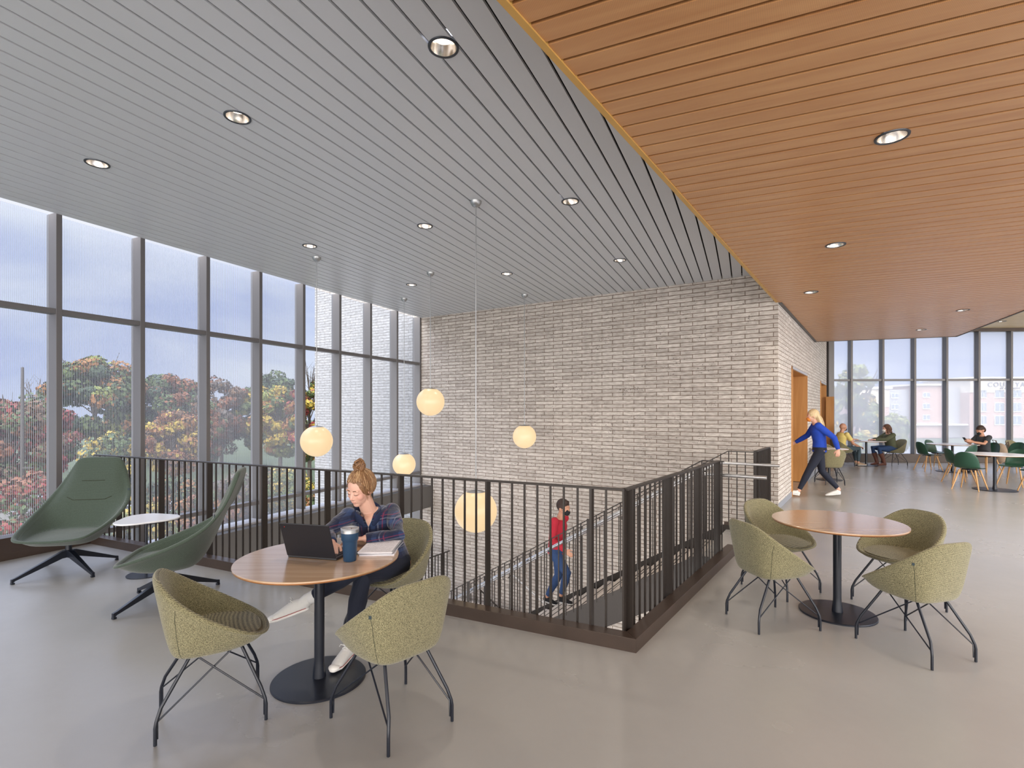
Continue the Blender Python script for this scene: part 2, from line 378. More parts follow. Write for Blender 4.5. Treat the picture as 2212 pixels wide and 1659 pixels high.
    def build(s, name, material, parent=None, smooth=False, bevel=0, sub=0, loc=None, rz=None, angle=40, seg=2):
        me = bpy.data.meshes.new(name); me.from_pydata(s.v, [], s.f); me.update()
        mats = material if isinstance(material, list) else [material]
        for mm in mats: me.materials.append(M[mm] if isinstance(mm, str) else mm)
        if len(mats) > 1: me.polygons.foreach_set('material_index', s.m)
        if smooth:
            me.polygons.foreach_set('use_smooth', [True] * len(me.polygons))
            if not sub: me.set_sharp_from_angle(angle=R(angle))
        o = bpy.data.objects.new(name, me); C.objects.link(o)
        if parent is not None: o.parent = parent
        if loc is not None: o.location = loc
        if rz is not None: o.rotation_euler.z = rz
        if bevel:
            b = o.modifiers.new('bevel', 'BEVEL'); b.width = bevel; b.segments = seg; b.limit_method = 'ANGLE'
        if sub:
            b = o.modifiers.new('subsurf', 'SUBSURF'); b.levels = sub; b.render_levels = sub
        return o

def bake(o, voxel, smooth_it=4, fac=.5):
    """fuse overlapping closed shapes into one continuous skin, for good"""
    r = o.modifiers.new('remesh', 'REMESH'); r.mode = 'VOXEL'; r.voxel_size = voxel; r.use_smooth_shade = True
    if smooth_it:
        s = o.modifiers.new('smooth', 'SMOOTH'); s.iterations = smooth_it; s.factor = fac
    dg = bpy.context.evaluated_depsgraph_get(); dg.update()
    me = bpy.data.meshes.new_from_object(o.evaluated_get(dg), depsgraph=dg)
    mats = list(o.data.materials); o.modifiers.clear(); o.data = me
    me.materials.clear()
    for m in mats: me.materials.append(m)
    me.polygons.foreach_set('use_smooth', [True] * len(me.polygons))
    return o

def tag(o, label=None, cat=None, group=None, kind=None):
    if label: o['label'] = label
    if cat: o['category'] = cat
    if group: o['group'] = group
    if kind: o['kind'] = kind
    return o
def thing(name, label, cat, loc=(0, 0, 0), rz=0, group=None, kind=None):
    o = bpy.data.objects.new(name, None); C.objects.link(o); o.empty_display_size = .1
    o.location = loc; o.rotation_euler = (0, 0, rz)
    return tag(o, label, cat, group, kind)
def dup(root, loc, rz, label, group=None, scale=None):
    r = root.copy(); C.objects.link(r); r.location = loc; r.rotation_euler = (0, 0, rz)
    if scale: r.scale = scale
    r['label'] = label
    if group: r['group'] = group
    for ch in list(root.children):
        c = ch.copy(); C.objects.link(c); c.parent = r
        for g in list(ch.children):
            d = g.copy(); C.objects.link(d); d.parent = c
    return r
def clip(poly, nx, ny, d):
    """keep the part of a polygon where nx*x+ny*y >= d"""
    out = []
    for i in range(len(poly)):
        a = poly[i]; b = poly[(i + 1) % len(poly)]
        da = a[0] * nx + a[1] * ny - d; db = b[0] * nx + b[1] * ny - d
        if da >= 0: out.append(a)
        if (da >= 0) != (db >= 0):
            t = da / (da - db); out.append((a[0] + (b[0] - a[0]) * t, a[1] + (b[1] - a[1]) * t))
    return out

# ------------------------------------------------------------------ the site, in metres
W0 = V(-5.606, 5.627, 0); WD = V(.4157, .9095, 0)          # inner face of the left window wall and its direction
WN = V(-WD.y, WD.x, 0)                                      # outwards
BC = V(-2.279, 12.906, 0); BD = V(.8441, -.5363, 0)         # brick wall: far left corner, direction to the right
BN = V(.5363, .8441, 0)
KC = V(4.466, 8.620, 0); SD = V(.581, .8139, 0)             # brick corner, side wall direction
SN = V(SD.y, -SD.x, 0)                                      # side wall's room side normal
FD = V(.903, -.430, 0); RD = V(.583, .8124, 0)              # guard rail directions
CO = V(.845, 3.50, 0)                                       # outer corner of the curb
N1 = V(.43, .903, 0); N2 = V(-.8124, .583, 0)               # into the stair well
O = V(2.35, 5.70, 0); U = V(-.8441, .5363, 0)               # stair head, down direction
ZG, ZW, ZP = 3.987, 3.468, 4.30                             # ceilings: grey, cherry, pale
FW = V(10.235, 16.70, 0); FWD = V(.9985, -.0545, 0)         # far window wall
LOW = -4.75
ang = lambda v: math.atan2(v.y, v.x)

def local(o_pt, d, p):    # coordinates of p in a frame at o_pt along d
    q = p - o_pt; n = V(-d.y, d.x, 0); return (q.dot(d), q.dot(n))

# floor with the stair well cut out
win_in = lambda t: W0 + WD * t
A_ = CO - FD * 6.76
rail_end = CO + RD * 3.02
F_ = O + BN * 1.61 + BD * .12
R2 = F_ + RD * 1.0
Bk = BC + BD * ((R2 + BN * 1.02) - BC).dot(BD)
poly = [A_ + WN * .16 - WD*.0, CO, rail_end, rail_end + N2 * .1, O + V(.02, .03, 0), O + U * .25, O + U * .25 + BN * 1.61, F_ - V(0, 0, 0), R2, Bk,
        KC, FW, FW + FWD * 16, V(26, -7, 0), V(-11, -7, 0), win_in(-7) + WN * .16]
mb = MB(); mb.prism([(p.x, p.y) for p in poly], -.42, 0)
fl = mb.build('floor', 'floor'); tag(fl, kind='structure')
fl.data.materials.append(M['curb'])
bm = bmesh.new(); bm.from_mesh(fl.data); bmesh.ops.triangulate(bm, faces=[f for f in bm.faces if len(f.verts) > 4]); bm.to_mesh(fl.data); bm.free()

mb = MB(); mb.box((5.4, 1.0, -.22), (8.6, 1.98, .42)); tag(mb.build('floor.002', 'floor', loc=KC, rz=ang(SD)), kind='structure')
mb = MB(); mb.prism([(-9, -2), (9, -2), (9, 20), (-9, 20)], LOW - .2, LOW)
tag(mb.build('floor.001', 'lowfloor'), kind='structure')

def wall_piece(mbx, x0, x1, z0, z1, y0=0, y1=.35):
    mbx.box(((x0 + x1) / 2, (y0 + y1) / 2, (z0 + z1) / 2), (x1 - x0, y1 - y0, z1 - z0))
# back wall (brick), local x along the wall, local y away from the room
LB = (KC - BC).length
mb = MB(); wall_piece(mb, -.28, LB, LOW, ZG + .5)
o = mb.build('wall_back', 'brick', loc=BC, rz=ang(BD)); tag(o, kind='structure')
# side wall with two openings, local x along SD, local y to the left = behind the face
LS = (FW - KC).length
D1a, D1b, D2a, D2b, DH = 1.60, 4.10, 7.6, 9.42, 2.49
mb = MB()
for a, b, z0, z1 in ((0, D1a, -.0, 4.6), (D1a, D1b, DH, 4.6), (D1b, D2a, 0, 4.6), (D2a, D2b, DH, 4.6), (D2b, LS - .05, 0, 4.6)):
    wall_piece(mb, a + (.0 if a else .002), b, z0, z1)
o = mb.build('wall_right', 'brick_side', loc=KC, rz=ang(SD)); tag(o, kind='structure')
mb = MB()
for a, b in ((.02, D1a - .03), (D1b + .03, D2a - .03)): mb.box(((a + b) / 2, -.006, .05), (b - a, .012, .10))
o = mb.build('baseboard_right', mat('grey_baseboard', (.33, .36, .42), .4), loc=KC, rz=ang(SD)); tag(o, kind='structure')
# wood lined portals
for i, (a, b) in enumerate(((D1a, D1b), (D2a, D2b))):
    e = thing('door_%d' % (i + 1), 'oak lined portal opening %s the brick side wall' % ('nearer the corner of' if i == 0 else 'at the window end of'), 'doorway', KC, ang(SD), kind='structure')
    mb = MB(); dp = 1.5
    mb.box((a + .015, dp / 2, DH / 2), (.03, dp, DH)); mb.box((b - .015, dp / 2, DH / 2), (.03, dp, DH))
    mb.box(((a + b) / 2, dp / 2, DH - .015), (b - a, dp, .03)); mb.box(((a + b) / 2, dp, DH / 2), (b - a, .04, DH))
    mb.build('lining', 'portal', e)
    mb = MB()
    mb.box((a - .0, -.012, DH / 2), (.05, .024, DH + .05)); mb.box((b + .0, -.012, DH / 2), (.05, .024, DH + .05))
    mb.build('side_trim', 'portal', e)
    mb = MB(); mb.box(((a + b) / 2, -.012, DH + .0), (b - a + .05, .024, .05))
    mb.build('head_trim', 'sill', e)
# open wooden door leaf by the window end
e = thing('door_3', 'low oak door leaf standing open by the far windows', 'door', KC + SD * 9.25 + SN * .02, ang(SN), kind='structure')
mb = MB(); mb.box((.11, 0, 1.05), (.22, .045, 2.10)); mb.build('leaf', 'portal', e, bevel=.004)
mb = MB(); mb.box((.225, 0, 1.05), (.012, .05, 2.10)); mb.build('edge_strip', 'sill', e)
# far-left window jamb post
mb = MB(); mb.box((0, 0, 2.2), (.17, .22, 4.4)); o = mb.build('trim_4', 'frame', loc=FW + V(.02, -.1, 0), rz=0); tag(o, kind='structure')

# ceilings
def planks(name, poly, d, z, module, gap, th, material, origin):
    n = V(-d.y, d.x, 0); lo = min((V(*p, 0) - origin).dot(n) for p in poly); hi = max((V(*p, 0) - origin).dot(n) for p in poly)
    mbx = MB(); k0 = int(math.floor(lo / module)); k1 = int(math.ceil(hi / module))
    for k in range(k0, k1):
        a = k * module + gap / 2; b = (k + 1) * module - gap / 2; od = origin.dot(n)
        q = clip(poly, n.x, n.y, a + od); q = clip(q, -n.x, -n.y, -(b + od)) if len(q) > 2 else q
        if len(q) > 2: mbx.prism([local(origin, d, V(*p, 0)) for p in q], z, z + th)
    ob = mbx.build(name, material, loc=origin, rz=ang(d)); tag(ob, kind='structure'); return ob
fas0 = V(-.0389, 2.2725, 0); fas1 = V(4.41, 8.56, 0); fd = (fas1 - fas0).normalized()
back = fas0 - fd * 12
gpoly = [(win_in(-8.5)).to_2d()[:], (BC + WN*.0).to_2d()[:], (BC + BD * 7.99).to_2d()[:], (fas1 + fd * .05 + V(.1, 0, 0)).to_2d()[:], (back + V(.15, -.1, 0)).to_2d()[:]]
planks('ceiling', gpoly, WD, ZG, .160, .019, .02, 'ceil_grey', W0)
mb = MB(); mb.prism(gpoly, ZG + .06, ZG + .12); tag(mb.build('ceiling.001', 'black'), kind='structure')
far1 = KC + SD * 5.95; far2 = V(10.83, 12.52, 0); ed = (V(9.25, 9.287, 0) - far2).normalized()
wpoly = [p.to_2d()[:] for p in (back, fas0, fas1, KC + SN * .03 + SD * .02, far1 + SN * .05, far2, far2 + ed * 19.5)]
WPD = V(.9172, -.3983, 0)
planks('ceiling.002', wpoly, WPD, ZW, .150, .023, .022, 'ceil_wood', V(0, 0, 0))
mb = MB(); mb.prism(wpoly, ZW + .05, ZW + .12); tag(mb.build('ceiling.003', 'gapred'), kind='structure')
mb = MB(); mb.bar(back + V(0, 0, ZW + .27), fas1 + V(0, 0, ZW + .27), .035, .56)
tag(mb.build('trim_1', 'fascia'), kind='structure')
mb = MB()
for a, b in ((far1, far2), (far2, far2 + ed * 19.5)): mb.bar(a + V(0, 0, ZW + .42), b + V(0, 0, ZW + .42), .03, .86)
mb.bar(KC + SN * .03 + V(0, 0, ZW - .008), far1 + SN * .03 + V(0, 0, ZW - .008), .05, .02)
tag(mb.build('trim_2', 'darkwall'), kind='structure')
ppoly = [(6.5, 10.5), (10.0, 17.1), (26, 16.4), (26, -7), (5, -7), (5, 0), (9, 6)]
ppoly = [(7.0, 12.0), (10.2, 17.0), (26, 16.3), (26, 2), (7.3, 6.5)]
planks('ceiling.004', ppoly, FWD, ZP, .15, .012, .02, 'ceil_pale', FW)
mb = MB(); mb.prism(ppoly, ZP + .05, ZP + .1); tag(mb.build('ceiling.005', 'gapred'), kind='structure')

# left window wall, one bay at a time
SP = .930; T0 = .533
for k in range(9):
    tm = T0 + SP * k
    w = thing('window_%d' % (k + 1), None, None, W0 + WD * tm, ang(WD), kind='structure')
    top = ZG + .02; bot = LOW if k > 0 else LOW
    mb = MB(); mb.box((0, .105, (top + bot) / 2), (.06, .21, top - bot)); mb.build('mullion', 'frame', w, bevel=.003)
    x0, x1 = -SP + .03, -.03
    if k == 0: x0 = -SP * 1 + .03
    mb = MB()
    for z in (2.835, .115, -1.35, -3.0): mb.box(((x0 + x1) / 2, .075, z), (x1 - x0, .13, .062))
    mb.build('transom', 'frame', w, bevel=.003)
    mb = MB(); mb.box(((x0 + x1) / 2, .17, (top + bot) / 2), (x1 - x0 + .04, .008, top - bot)); mb.build('pane', 'frit' if k < 5 else 'glass', w)
for k in range(6):         # the same wall carries on past the left edge of the photo
    tm = T0 - SP * (k + 1)
    w = thing('window_%d' % (30 + k), None, None, W0 + WD * tm, ang(WD), kind='structure')
    mb = MB(); mb.box((0, .105, 2), (.06, .21, 4.0)); mb.build('mullion', 'frame', w)
    mb = MB(); mb.box((-SP / 2, .075, 2.835), (SP - .06, .13, .062)); mb.build('transom', 'frame', w)
    mb = MB(); mb.box((-SP / 2, .17, 2), (SP - .02, .008, 4.0)); mb.build('pane', 'frit', w)
# low curb along the left windows and spandrel beam in the well
mb = MB(); mb.box((-3.05, .10, .125), (7.95, .22, .25)); mb.box((-3.05, -.005, .04), (7.95, .012, .08))
o = mb.build('trim_3', 'curb', loc=W0, rz=ang(WD), bevel=.004); tag(o, kind='structure')
mb = MB(); mb.box((4.55, -.15, -.455), (7.1, .34, .53)); o = mb.build('trim_5', 'darkwall', loc=W0, rz=ang(WD), bevel=.004); tag(o, kind='structure')
mb = MB(); mb.box((4.55, .02, -.175), (7.1, .3, .03)); o = mb.build('trim_6', 'sill', loc=W0, rz=ang(WD)); tag(o, kind='structure')

# far window wall
mxs = [1842, 1908.7, 1976, 2045.6, 2115.7, 2188]
ts = []
for x in mxs:
    k = (x - CX) / FPX; t = (k * FW.y - FW.x) / (FWD.x - k * FWD.y); ts.append(t)
sp2 = (ts[-1] - ts[0]) / 5
ts = [ts[0] + sp2 * i for i in range(12)]
prev = 0.06
for i, t in enumerate(ts):
    w = thing('window_%d' % (10 + i), None, None, FW + FWD * t, ang(FWD), kind='structure')
    mb = MB(); mb.box((-.03, .09, 2.15), (.062, .20, 4.3)); mb.build('mullion', 'frame', w, bevel=.003)
    x0 = prev - t + .0; x1 = -.06
    mb = MB(); mb.box(((x0 + x1) / 2, .08, 2.655), (x1 - x0, .12, .065)); mb.build('transom', 'frame', w)
    mb = MB(); mb.box(((x0 + x1) / 2, .16, 2.2), (x1 - x0 + .02, .008, 4.2)); mb.build('pane', 'veil', w)
    prev = t
mb = MB(); mb.box((8, .09, .135), (15.9, .22, .27)); mb.box((8, .09, 4.25), (15.9, .22, .1))
o = mb.build('trim_7', 'curb', loc=FW, rz=ang(FWD), bevel=.004); tag(o, kind='structure')

# ------------------------------------------------------------------ guard railing
RH = 1.09
g = thing('guard_railing', 'dark bronze steel guard railing with curb around the open stair well', 'railing', CO)
mb = MB(); n = len(mb.v)
cl = lambda v: v - CO
def curbseg(a, b, nin, w=.105, z0=-.5, z1=.095):
    q = [cl(a), cl(b), cl(b + nin * w), cl(a + nin * w)]
    mb.prism([(p.x, p.y) for p in q], z0, z1)
corner_in = CO + N1 * .105 + FD * (.105 / abs(RD.dot(N1) if 0 else 1)) * 0
# mitred corner: intersection of the two inner lines
def isect(p, d, q, e):
    den = d.x * e.y - d.y * e.x; t = ((q.x - p.x) * e.y - (q.y - p.y) * e.x) / den; return p + d * t
CI = isect(CO + N1 * .105, FD, CO + N2 * .105, RD)
for a, b, c_, d_ in ((A_ + WN * .17, CO, CI, isect(CO + N1 * .105, FD, A_ + WN * .17, N1)), (CO, rail_end, rail_end + N2 * .105, CI)):
    mb.prism([(cl(p).x, cl(p).y) for p in (a, b, c_, d_)], -.001 if 0 else -.5, .095)
mb.build('curb', 'curb', g, bevel=.003)
RC = isect(CO + N1 * .125, FD, CO + N2 * .125, RD)           # centre line corner of the rail
LF = (RC - (A_ + WN * .14)).dot(FD); LR = 2.60
mb = MB()
mb.bar(cl(RC - FD * LF) + V(0, 0, RH), cl(RC + FD * .0) + V(0, 0, RH), .05, .014)
mb.bar(cl(RC) + V(0, 0, RH), cl(RC + RD * LR) + V(0, 0, RH), .05, .014)
mb.build('top_rail', 'bronze', g, bevel=.002)
def plate(p, d, along, deep, z0, z1, name, parent, base, mname='bronze'):
    m_ = MB(); q = p - base
    m_.box((q.x, q.y, (z0 + z1) / 2), (along, deep, z1 - z0), rz=ang(d)); return m_.build(name, mname, parent)
pitch = .1076
k = 0; s = .03
while s < LF:
    post = (k % 8 == 2) 
    if k == 0: plate(RC - FD * .006, FD, .014, .065, -.12, RH - .005, 'post', g, CO)
    elif post: plate(RC - FD * (s), FD, .018, .062, -.12, RH - .005, 'post', g, CO)
    else: plate(RC - FD * s, FD, .013, .014, -.12, RH - .005, 'baluster', g, CO)
    k += 1; s += pitch
k = 0; s = .06
while s < LR:
    if k % 8 == 0 or s + pitch > LR: plate(RC + RD * s, RD, .018, .072, -.12, RH - .005, 'post', g, CO)
    else: plate(RC + RD * s, RD, .012, .014, -.12, RH - .005, 'baluster', g, CO)
    k += 1; s += pitch

# ------------------------------------------------------------------ the staircase
RUN, RISE, S0 = .283, .1685, .25
NS = 16; WST = 1.55
def st(s, w, z): return U * s + BN * w + V(0, 0, z)
e = thing('staircase', 'dark steel staircase with pale treads descending beside the brick wall', 'staircase', O)
pz = lambda s: -(s - S0) * RISE / RUN
for k in range(NS):
    s0 = S0 + RUN * k; z = -RISE * (k + 1)
    mb = MB(); q = [st(s0 - .015, .03, 0), st(s0 + RUN + .02, .03, 0), st(s0 + RUN + .02, WST - .0, 0), st(s0 - .015, WST, 0)]
    mb.prism([(p.x, p.y) for p in q], z - .05, z); tr = mb.build('tread', 'tread', e)
    mb = MB()
    for u in (.195, .235):
        q = [st(s0 + u, .1, 0), st(s0 + u + .014, .1, 0), st(s0 + u + .014, WST - .07, 0), st(s0 + u, WST - .07, 0)]
        mb.prism([(p.x, p.y) for p in q], z - .004, z + .0015)
    mb.build('grip_strip', 'nosing', tr)
SE = S0 + RUN * NS
for w in (0, 1.585):
    mb = MB()
    a = O * 0
    ho = .0 if w == 0 else .06
    pts = [st(S0 - .1, w, ho), st(S0 + .05, w, ho), st(SE, w, pz(SE) + ho), st(SE, w, pz(SE) - .34), st(S0 - .1, w, -.34)]
    vs = [p + BN * dd for dd in (0, .025) for p in pts]; nn = len(pts)
    mb.add(vs, [tuple(range(nn)), tuple(range(nn, 2 * nn))[::-1]] + [(i, nn + i, nn + (i + 1) % nn, (i + 1) % nn) for i in range(nn)])
    mb.build('stringer', 'bronze', e)
mb = MB(); q = [st(S0, .02, 0), st(SE, .02, 0), st(SE, WST, 0), st(S0, WST, 0)]
vs = [st(S0, .03, -.30), st(SE, .03, pz(SE) - .30), st(SE, WST, pz(SE) - .30), st(S0, WST, -.30), st(S0, .03, -.33), st(SE, .03, pz(SE) - .33), st(SE, WST, pz(SE) - .33), st(S0, WST, -.33)]
mb.add(vs, [(0, 1, 2, 3), (7, 6, 5, 4), (0, 4, 5, 1), (2, 6, 7, 3), (1, 5, 6, 2), (0, 3, 7, 4)])
mb.build('soffit', 'soffit', e)
ZL = pz(SE)
mb = MB(); q = [st(SE, 0, 0), st(SE + 1.9, 0, 0), st(SE + 1.9, 3.35, 0), st(SE, 3.35, 0)]
mb.prism([(p.x, p.y) for p in q], ZL - .25, ZL); mb.build('landing', 'tread', e)

def stair_rail(label, w, inner, s_start, s_end):
    t = thing('stair_railing', label, 'railing', O, group=None)
    hk = 1.09
    mb = MB(); mb.bar(st(s_start, w, hk), st(S0 - .02, w, hk), .03, .012); mb.bar(st(S0 - .02, w, hk), st(s_end, w, hk + pz(s_end)), .03, .012)
    mb.build('top_rail', 'bronze', t)
    s = s_start + .02; k = 0
    while s < s_end:
        zt = hk + (pz(s) if s > S0 else 0); zb = (pz(s) if s > S0 else 0) - .02
        post = k % 9 == 6
        m_ = MB(); p = st(s, w, 0); m_.box((p.x, p.y, (zt + zb) / 2), (.012 if not post else .045, .014, zt - zb), rz=ang(U)); m_.build('post' if post else 'baluster', 'bronze', t)
        s += .107; k += 1
    wi = w + inner * .075
    for dz, r in ((-.14, .021),):
        mb = MB(); zz = hk + dz
        a = st(-.42, wi, zz - .02); b = st(S0 + .1, wi, zz - .02)
        mb.tube([a, a + (b - a) * .03, b, st(s_end, wi, zz - .02 + pz(s_end))], r, 12)
        mb.build('handrail', 'chrome', t, smooth=True)
    for kk in range(4):
        s = S0 + .4 + kk * 1.1
        mb = MB(); mb.tube([st(s, w, hk - .24 + pz(s)), st(s, wi, hk - .22 + pz(s)), st(s, wi, hk - .17 + pz(s))], .007, 6); mb.build('bracket', 'bronze', t)
    return t
near_r = stair_rail('sloping bronze railing with steel handrail on near side of the staircase', 0.0, 1, .0, SE)
far_r = stair_rail('sloping bronze railing with steel handrail on the brick wall side of the staircase', 1.61, -1, -.12, SE)
# level guard between stair head and brick wall
t = thing('landing_guard', 'short level bronze guard beside the brick corner at the stair head', 'railing', F_)
mb = MB(); mb.bar(V(0, 0, RH + .01), (R2 - F_) + V(0, 0, RH + .01), .05, .014); mb.build('top_rail', 'bronze', t)
k = 0
for s in [i * .1 for i in range(11)]:
    plate(F_ + RD * (s - (.01 if s else 0)), RD, .018 if k in (1, 9) else .011, .065 if k in (1, 9, 10) else .022, -.05, RH, 'post' if k in (1, 9) else 'baluster', t, F_); k += 1
mb = MB(); mb.bar(V(-.0, .05, -.16), (Bk - F_) + V(-.0, -.02, -.16), .03, .5); mb.bar(V(0, 0, -.15) + U * -.0, U * .4 + V(0, 0, -.15), .03, .5)
mb.build('curb', 'curb', t)

# lower flight, going down the other way beside the brick
e2 = thing('lower_staircase', 'lower flight of steel stairs below, sloping down to the right at the brick wall', 'staircase', O)
def st2(s, w, z): return U * (SE - s) + BN * w + V(0, 0, z)
for k in range(10):
    s0 = RUN * k; z = ZL - RISE * (k + 1)
    mb = MB(); q = [st2(s0, 1.85, 0), st2(s0 + RUN + .02, 1.85, 0), st2(s0 + RUN + .02, 3.2, 0), st2(s0, 3.2, 0)]
    mb.prism([(p.x, p.y) for p in q], z - .05, z); mb.build('tread', 'tread', e2)
for w in (1.8, 3.22):
    mb = MB(); mb.bar(st2(0, w, ZL - .1), st2(RUN * 10, w, ZL - .1 - RISE * 10), .025, .32); mb.build('stringer', 'bronze', e2)
t = thing('lower_stair_railing', 'steel handrail and bronze railing of the lower flight, seen through the balusters', 'railing', O)
mb = MB(); mb.bar(st2(0, 1.8, ZL + 1.05), st2(RUN * 10, 1.8, ZL + 1.05 - RISE * 10), .03, .012); mb.build('top_rail', 'bronze', t)
mb = MB(); mb.tube([st2(0, 3.12, ZL + .9), st2(RUN * 10, 3.12, ZL + .9 - RISE * 10)], .021, 10); mb.build('handrail', 'chrome', t, smooth=True)
for k in range(26):
    s = .05 + k * .108; z = ZL - s * RISE / RUN
    mb = MB(); p = st2(s, 1.8, 0); mb.box((p.x, p.y, z + .52), (.012, .014, 1.06), rz=ang(U)); mb.build('baluster', 'bronze', t)
t = thing('lower_landing_guard', 'bronze guard at the window side of the lower landing in the corner', 'railing', O)
mb = MB(); mb.bar(st(SE + 1.85, 0, ZL + 1.07), st(SE + 1.85, 3.3, ZL + 1.07), .05, .014); mb.build('top_rail', 'bronze', t)
for k in range(31):
    mb = MB(); p = st(SE + 1.85, .05 + k * .106, 0); mb.box((p.x, p.y, ZL + .53), (.014, .02, 1.08), rz=ang(U)); mb.build('baluster', 'bronze', t)

# ------------------------------------------------------------------ tables and chairs
from mathutils.bvhtree import BVHTree
def surface_of(o):
    dg = bpy.context.evaluated_depsgraph_get(); dg.update(); me = bpy.data.meshes.new_from_object(o.evaluated_get(dg), depsgraph=dg)
    t = BVHTree.FromPolygons([v.co.copy() for v in me.vertices], [tuple(p.vertices) for p in me.polygons]); bpy.data.meshes.remove(me); return t
def snap(tree, p, off=.0008):
    c, n, i, d = tree.find_nearest(Vector(p)); return c + (n if n.dot(Vector(p) - c) >= 0 or True else -n) * off, n
def snapline(tree, pts, off=.0008, m=10):
    pts = [Vector(p) for p in pts]; out = []
    for i in range(len(pts) - 1):
        for k in range(m): out.append(snap(tree, pts[i].lerp(pts[i + 1], k / m), off)[0])
    out.append(snap(tree, pts[-1], off)[0]); return out
def round_table(label, x, y, top='table', rad=.478, base=.277, h=.752, group=None):
    t = thing('round_table', label, 'table', (x, y, 0), 0, group)
    MB().lathe([(rad - .012, 0), (rad - .002, .006), (rad, .0125), (rad, .0125)], (0, 0, h - .020), 72).build('table_edge', 'edge', t, smooth=True)
    MB().lathe([(rad, 0), (rad, .006), (rad - .002, .008)], (0, 0, h - .0075), 72).build('tabletop', top, t, smooth=True, angle=30)
    MB().lathe([(.11, h - .030), (.11, h - .0195)], (0, 0, 0), 24).build('mounting_plate', 'blackm', t)
    MB().lathe([(.040, .012), (.037, .05), (.031, .10), (.030, .14), (.030, h - .03)], (0, 0, 0), 32).build('column', 'blackm', t, smooth=True)
    MB().lathe([(base, 0), (base, .008), (base - .004, .013), (.05, .017)], (0, 0, 0), 64).build('base_plate', 'blackm', t, smooth=True, angle=30)
    return t
TL = V(-1.187, 3.166, 0); TR = V(2.655, 4.195, 0)
round_table('round oak table with laptop on black pedestal, front left', TL.x, TL.y)
round_table('round oak table, bare top, on black pedestal among four tweed chairs', TR.x, TR.y)

def ringshell(ctrl, rows):
    pass
def loopify(half):     # half from back centre to front centre, y >= 0 -> closed loop
    return [V(*p) for p in half] + [V(p[0], -p[1], p[2]) for p in half[-2:0:-1]]
def shell_mesh(rings):
    mbx = MB(); n = len(rings[0]); vs = []; fs = []
    for r in rings: vs += r
    for i in range(len(rings) - 1):
        for k in range(n): fs.append((i * n + k, i * n + (k + 1) % n, (i + 1) * n + (k + 1) % n, (i + 1) * n + k))
    c0 = sum(rings[0], V(0, 0, 0)) / n; c1 = sum(rings[-1], V(0, 0, 0)) / n
    vs.append(c0); vs.append(c1); a = len(vs) - 2
    for k in range(n):
        fs.append((a, (k + 1) % n, k)); b = (len(rings) - 1) * n; fs.append((a + 1, b + k, b + (k + 1) % n))
    mbx.add(vs, fs); return mbx
def inset(loop, d, dz=0):
    c = sum(loop, V(0, 0, 0)) / len(loop); out = []
    for i, p in enumerate(loop):
        q = loop[i - 1]; r = loop[(i + 1) % len(loop)]; tdir = (r - q); tdir.z = 0; nrm = V(-tdir.y, tdir.x, 0).normalized()
        if nrm.dot(V(c.x, c.y, 0) - V(p.x, p.y, 0)) < 0: nrm = -nrm
        out.append(p + nrm * d + V(0, 0, dz))
    return out
def lerp(a, b, t, bulge=0):
    out = []
    ca = sum(a, V(0, 0, 0)) / len(a)
    for p, q in zip(a, b):
        m = p.lerp(q, t); d = V(m.x - ca.x, m.y - ca.y, 0)
        if d.length > 1e-5: m = m + d.normalized() * bulge
        out.append(m)
    return out

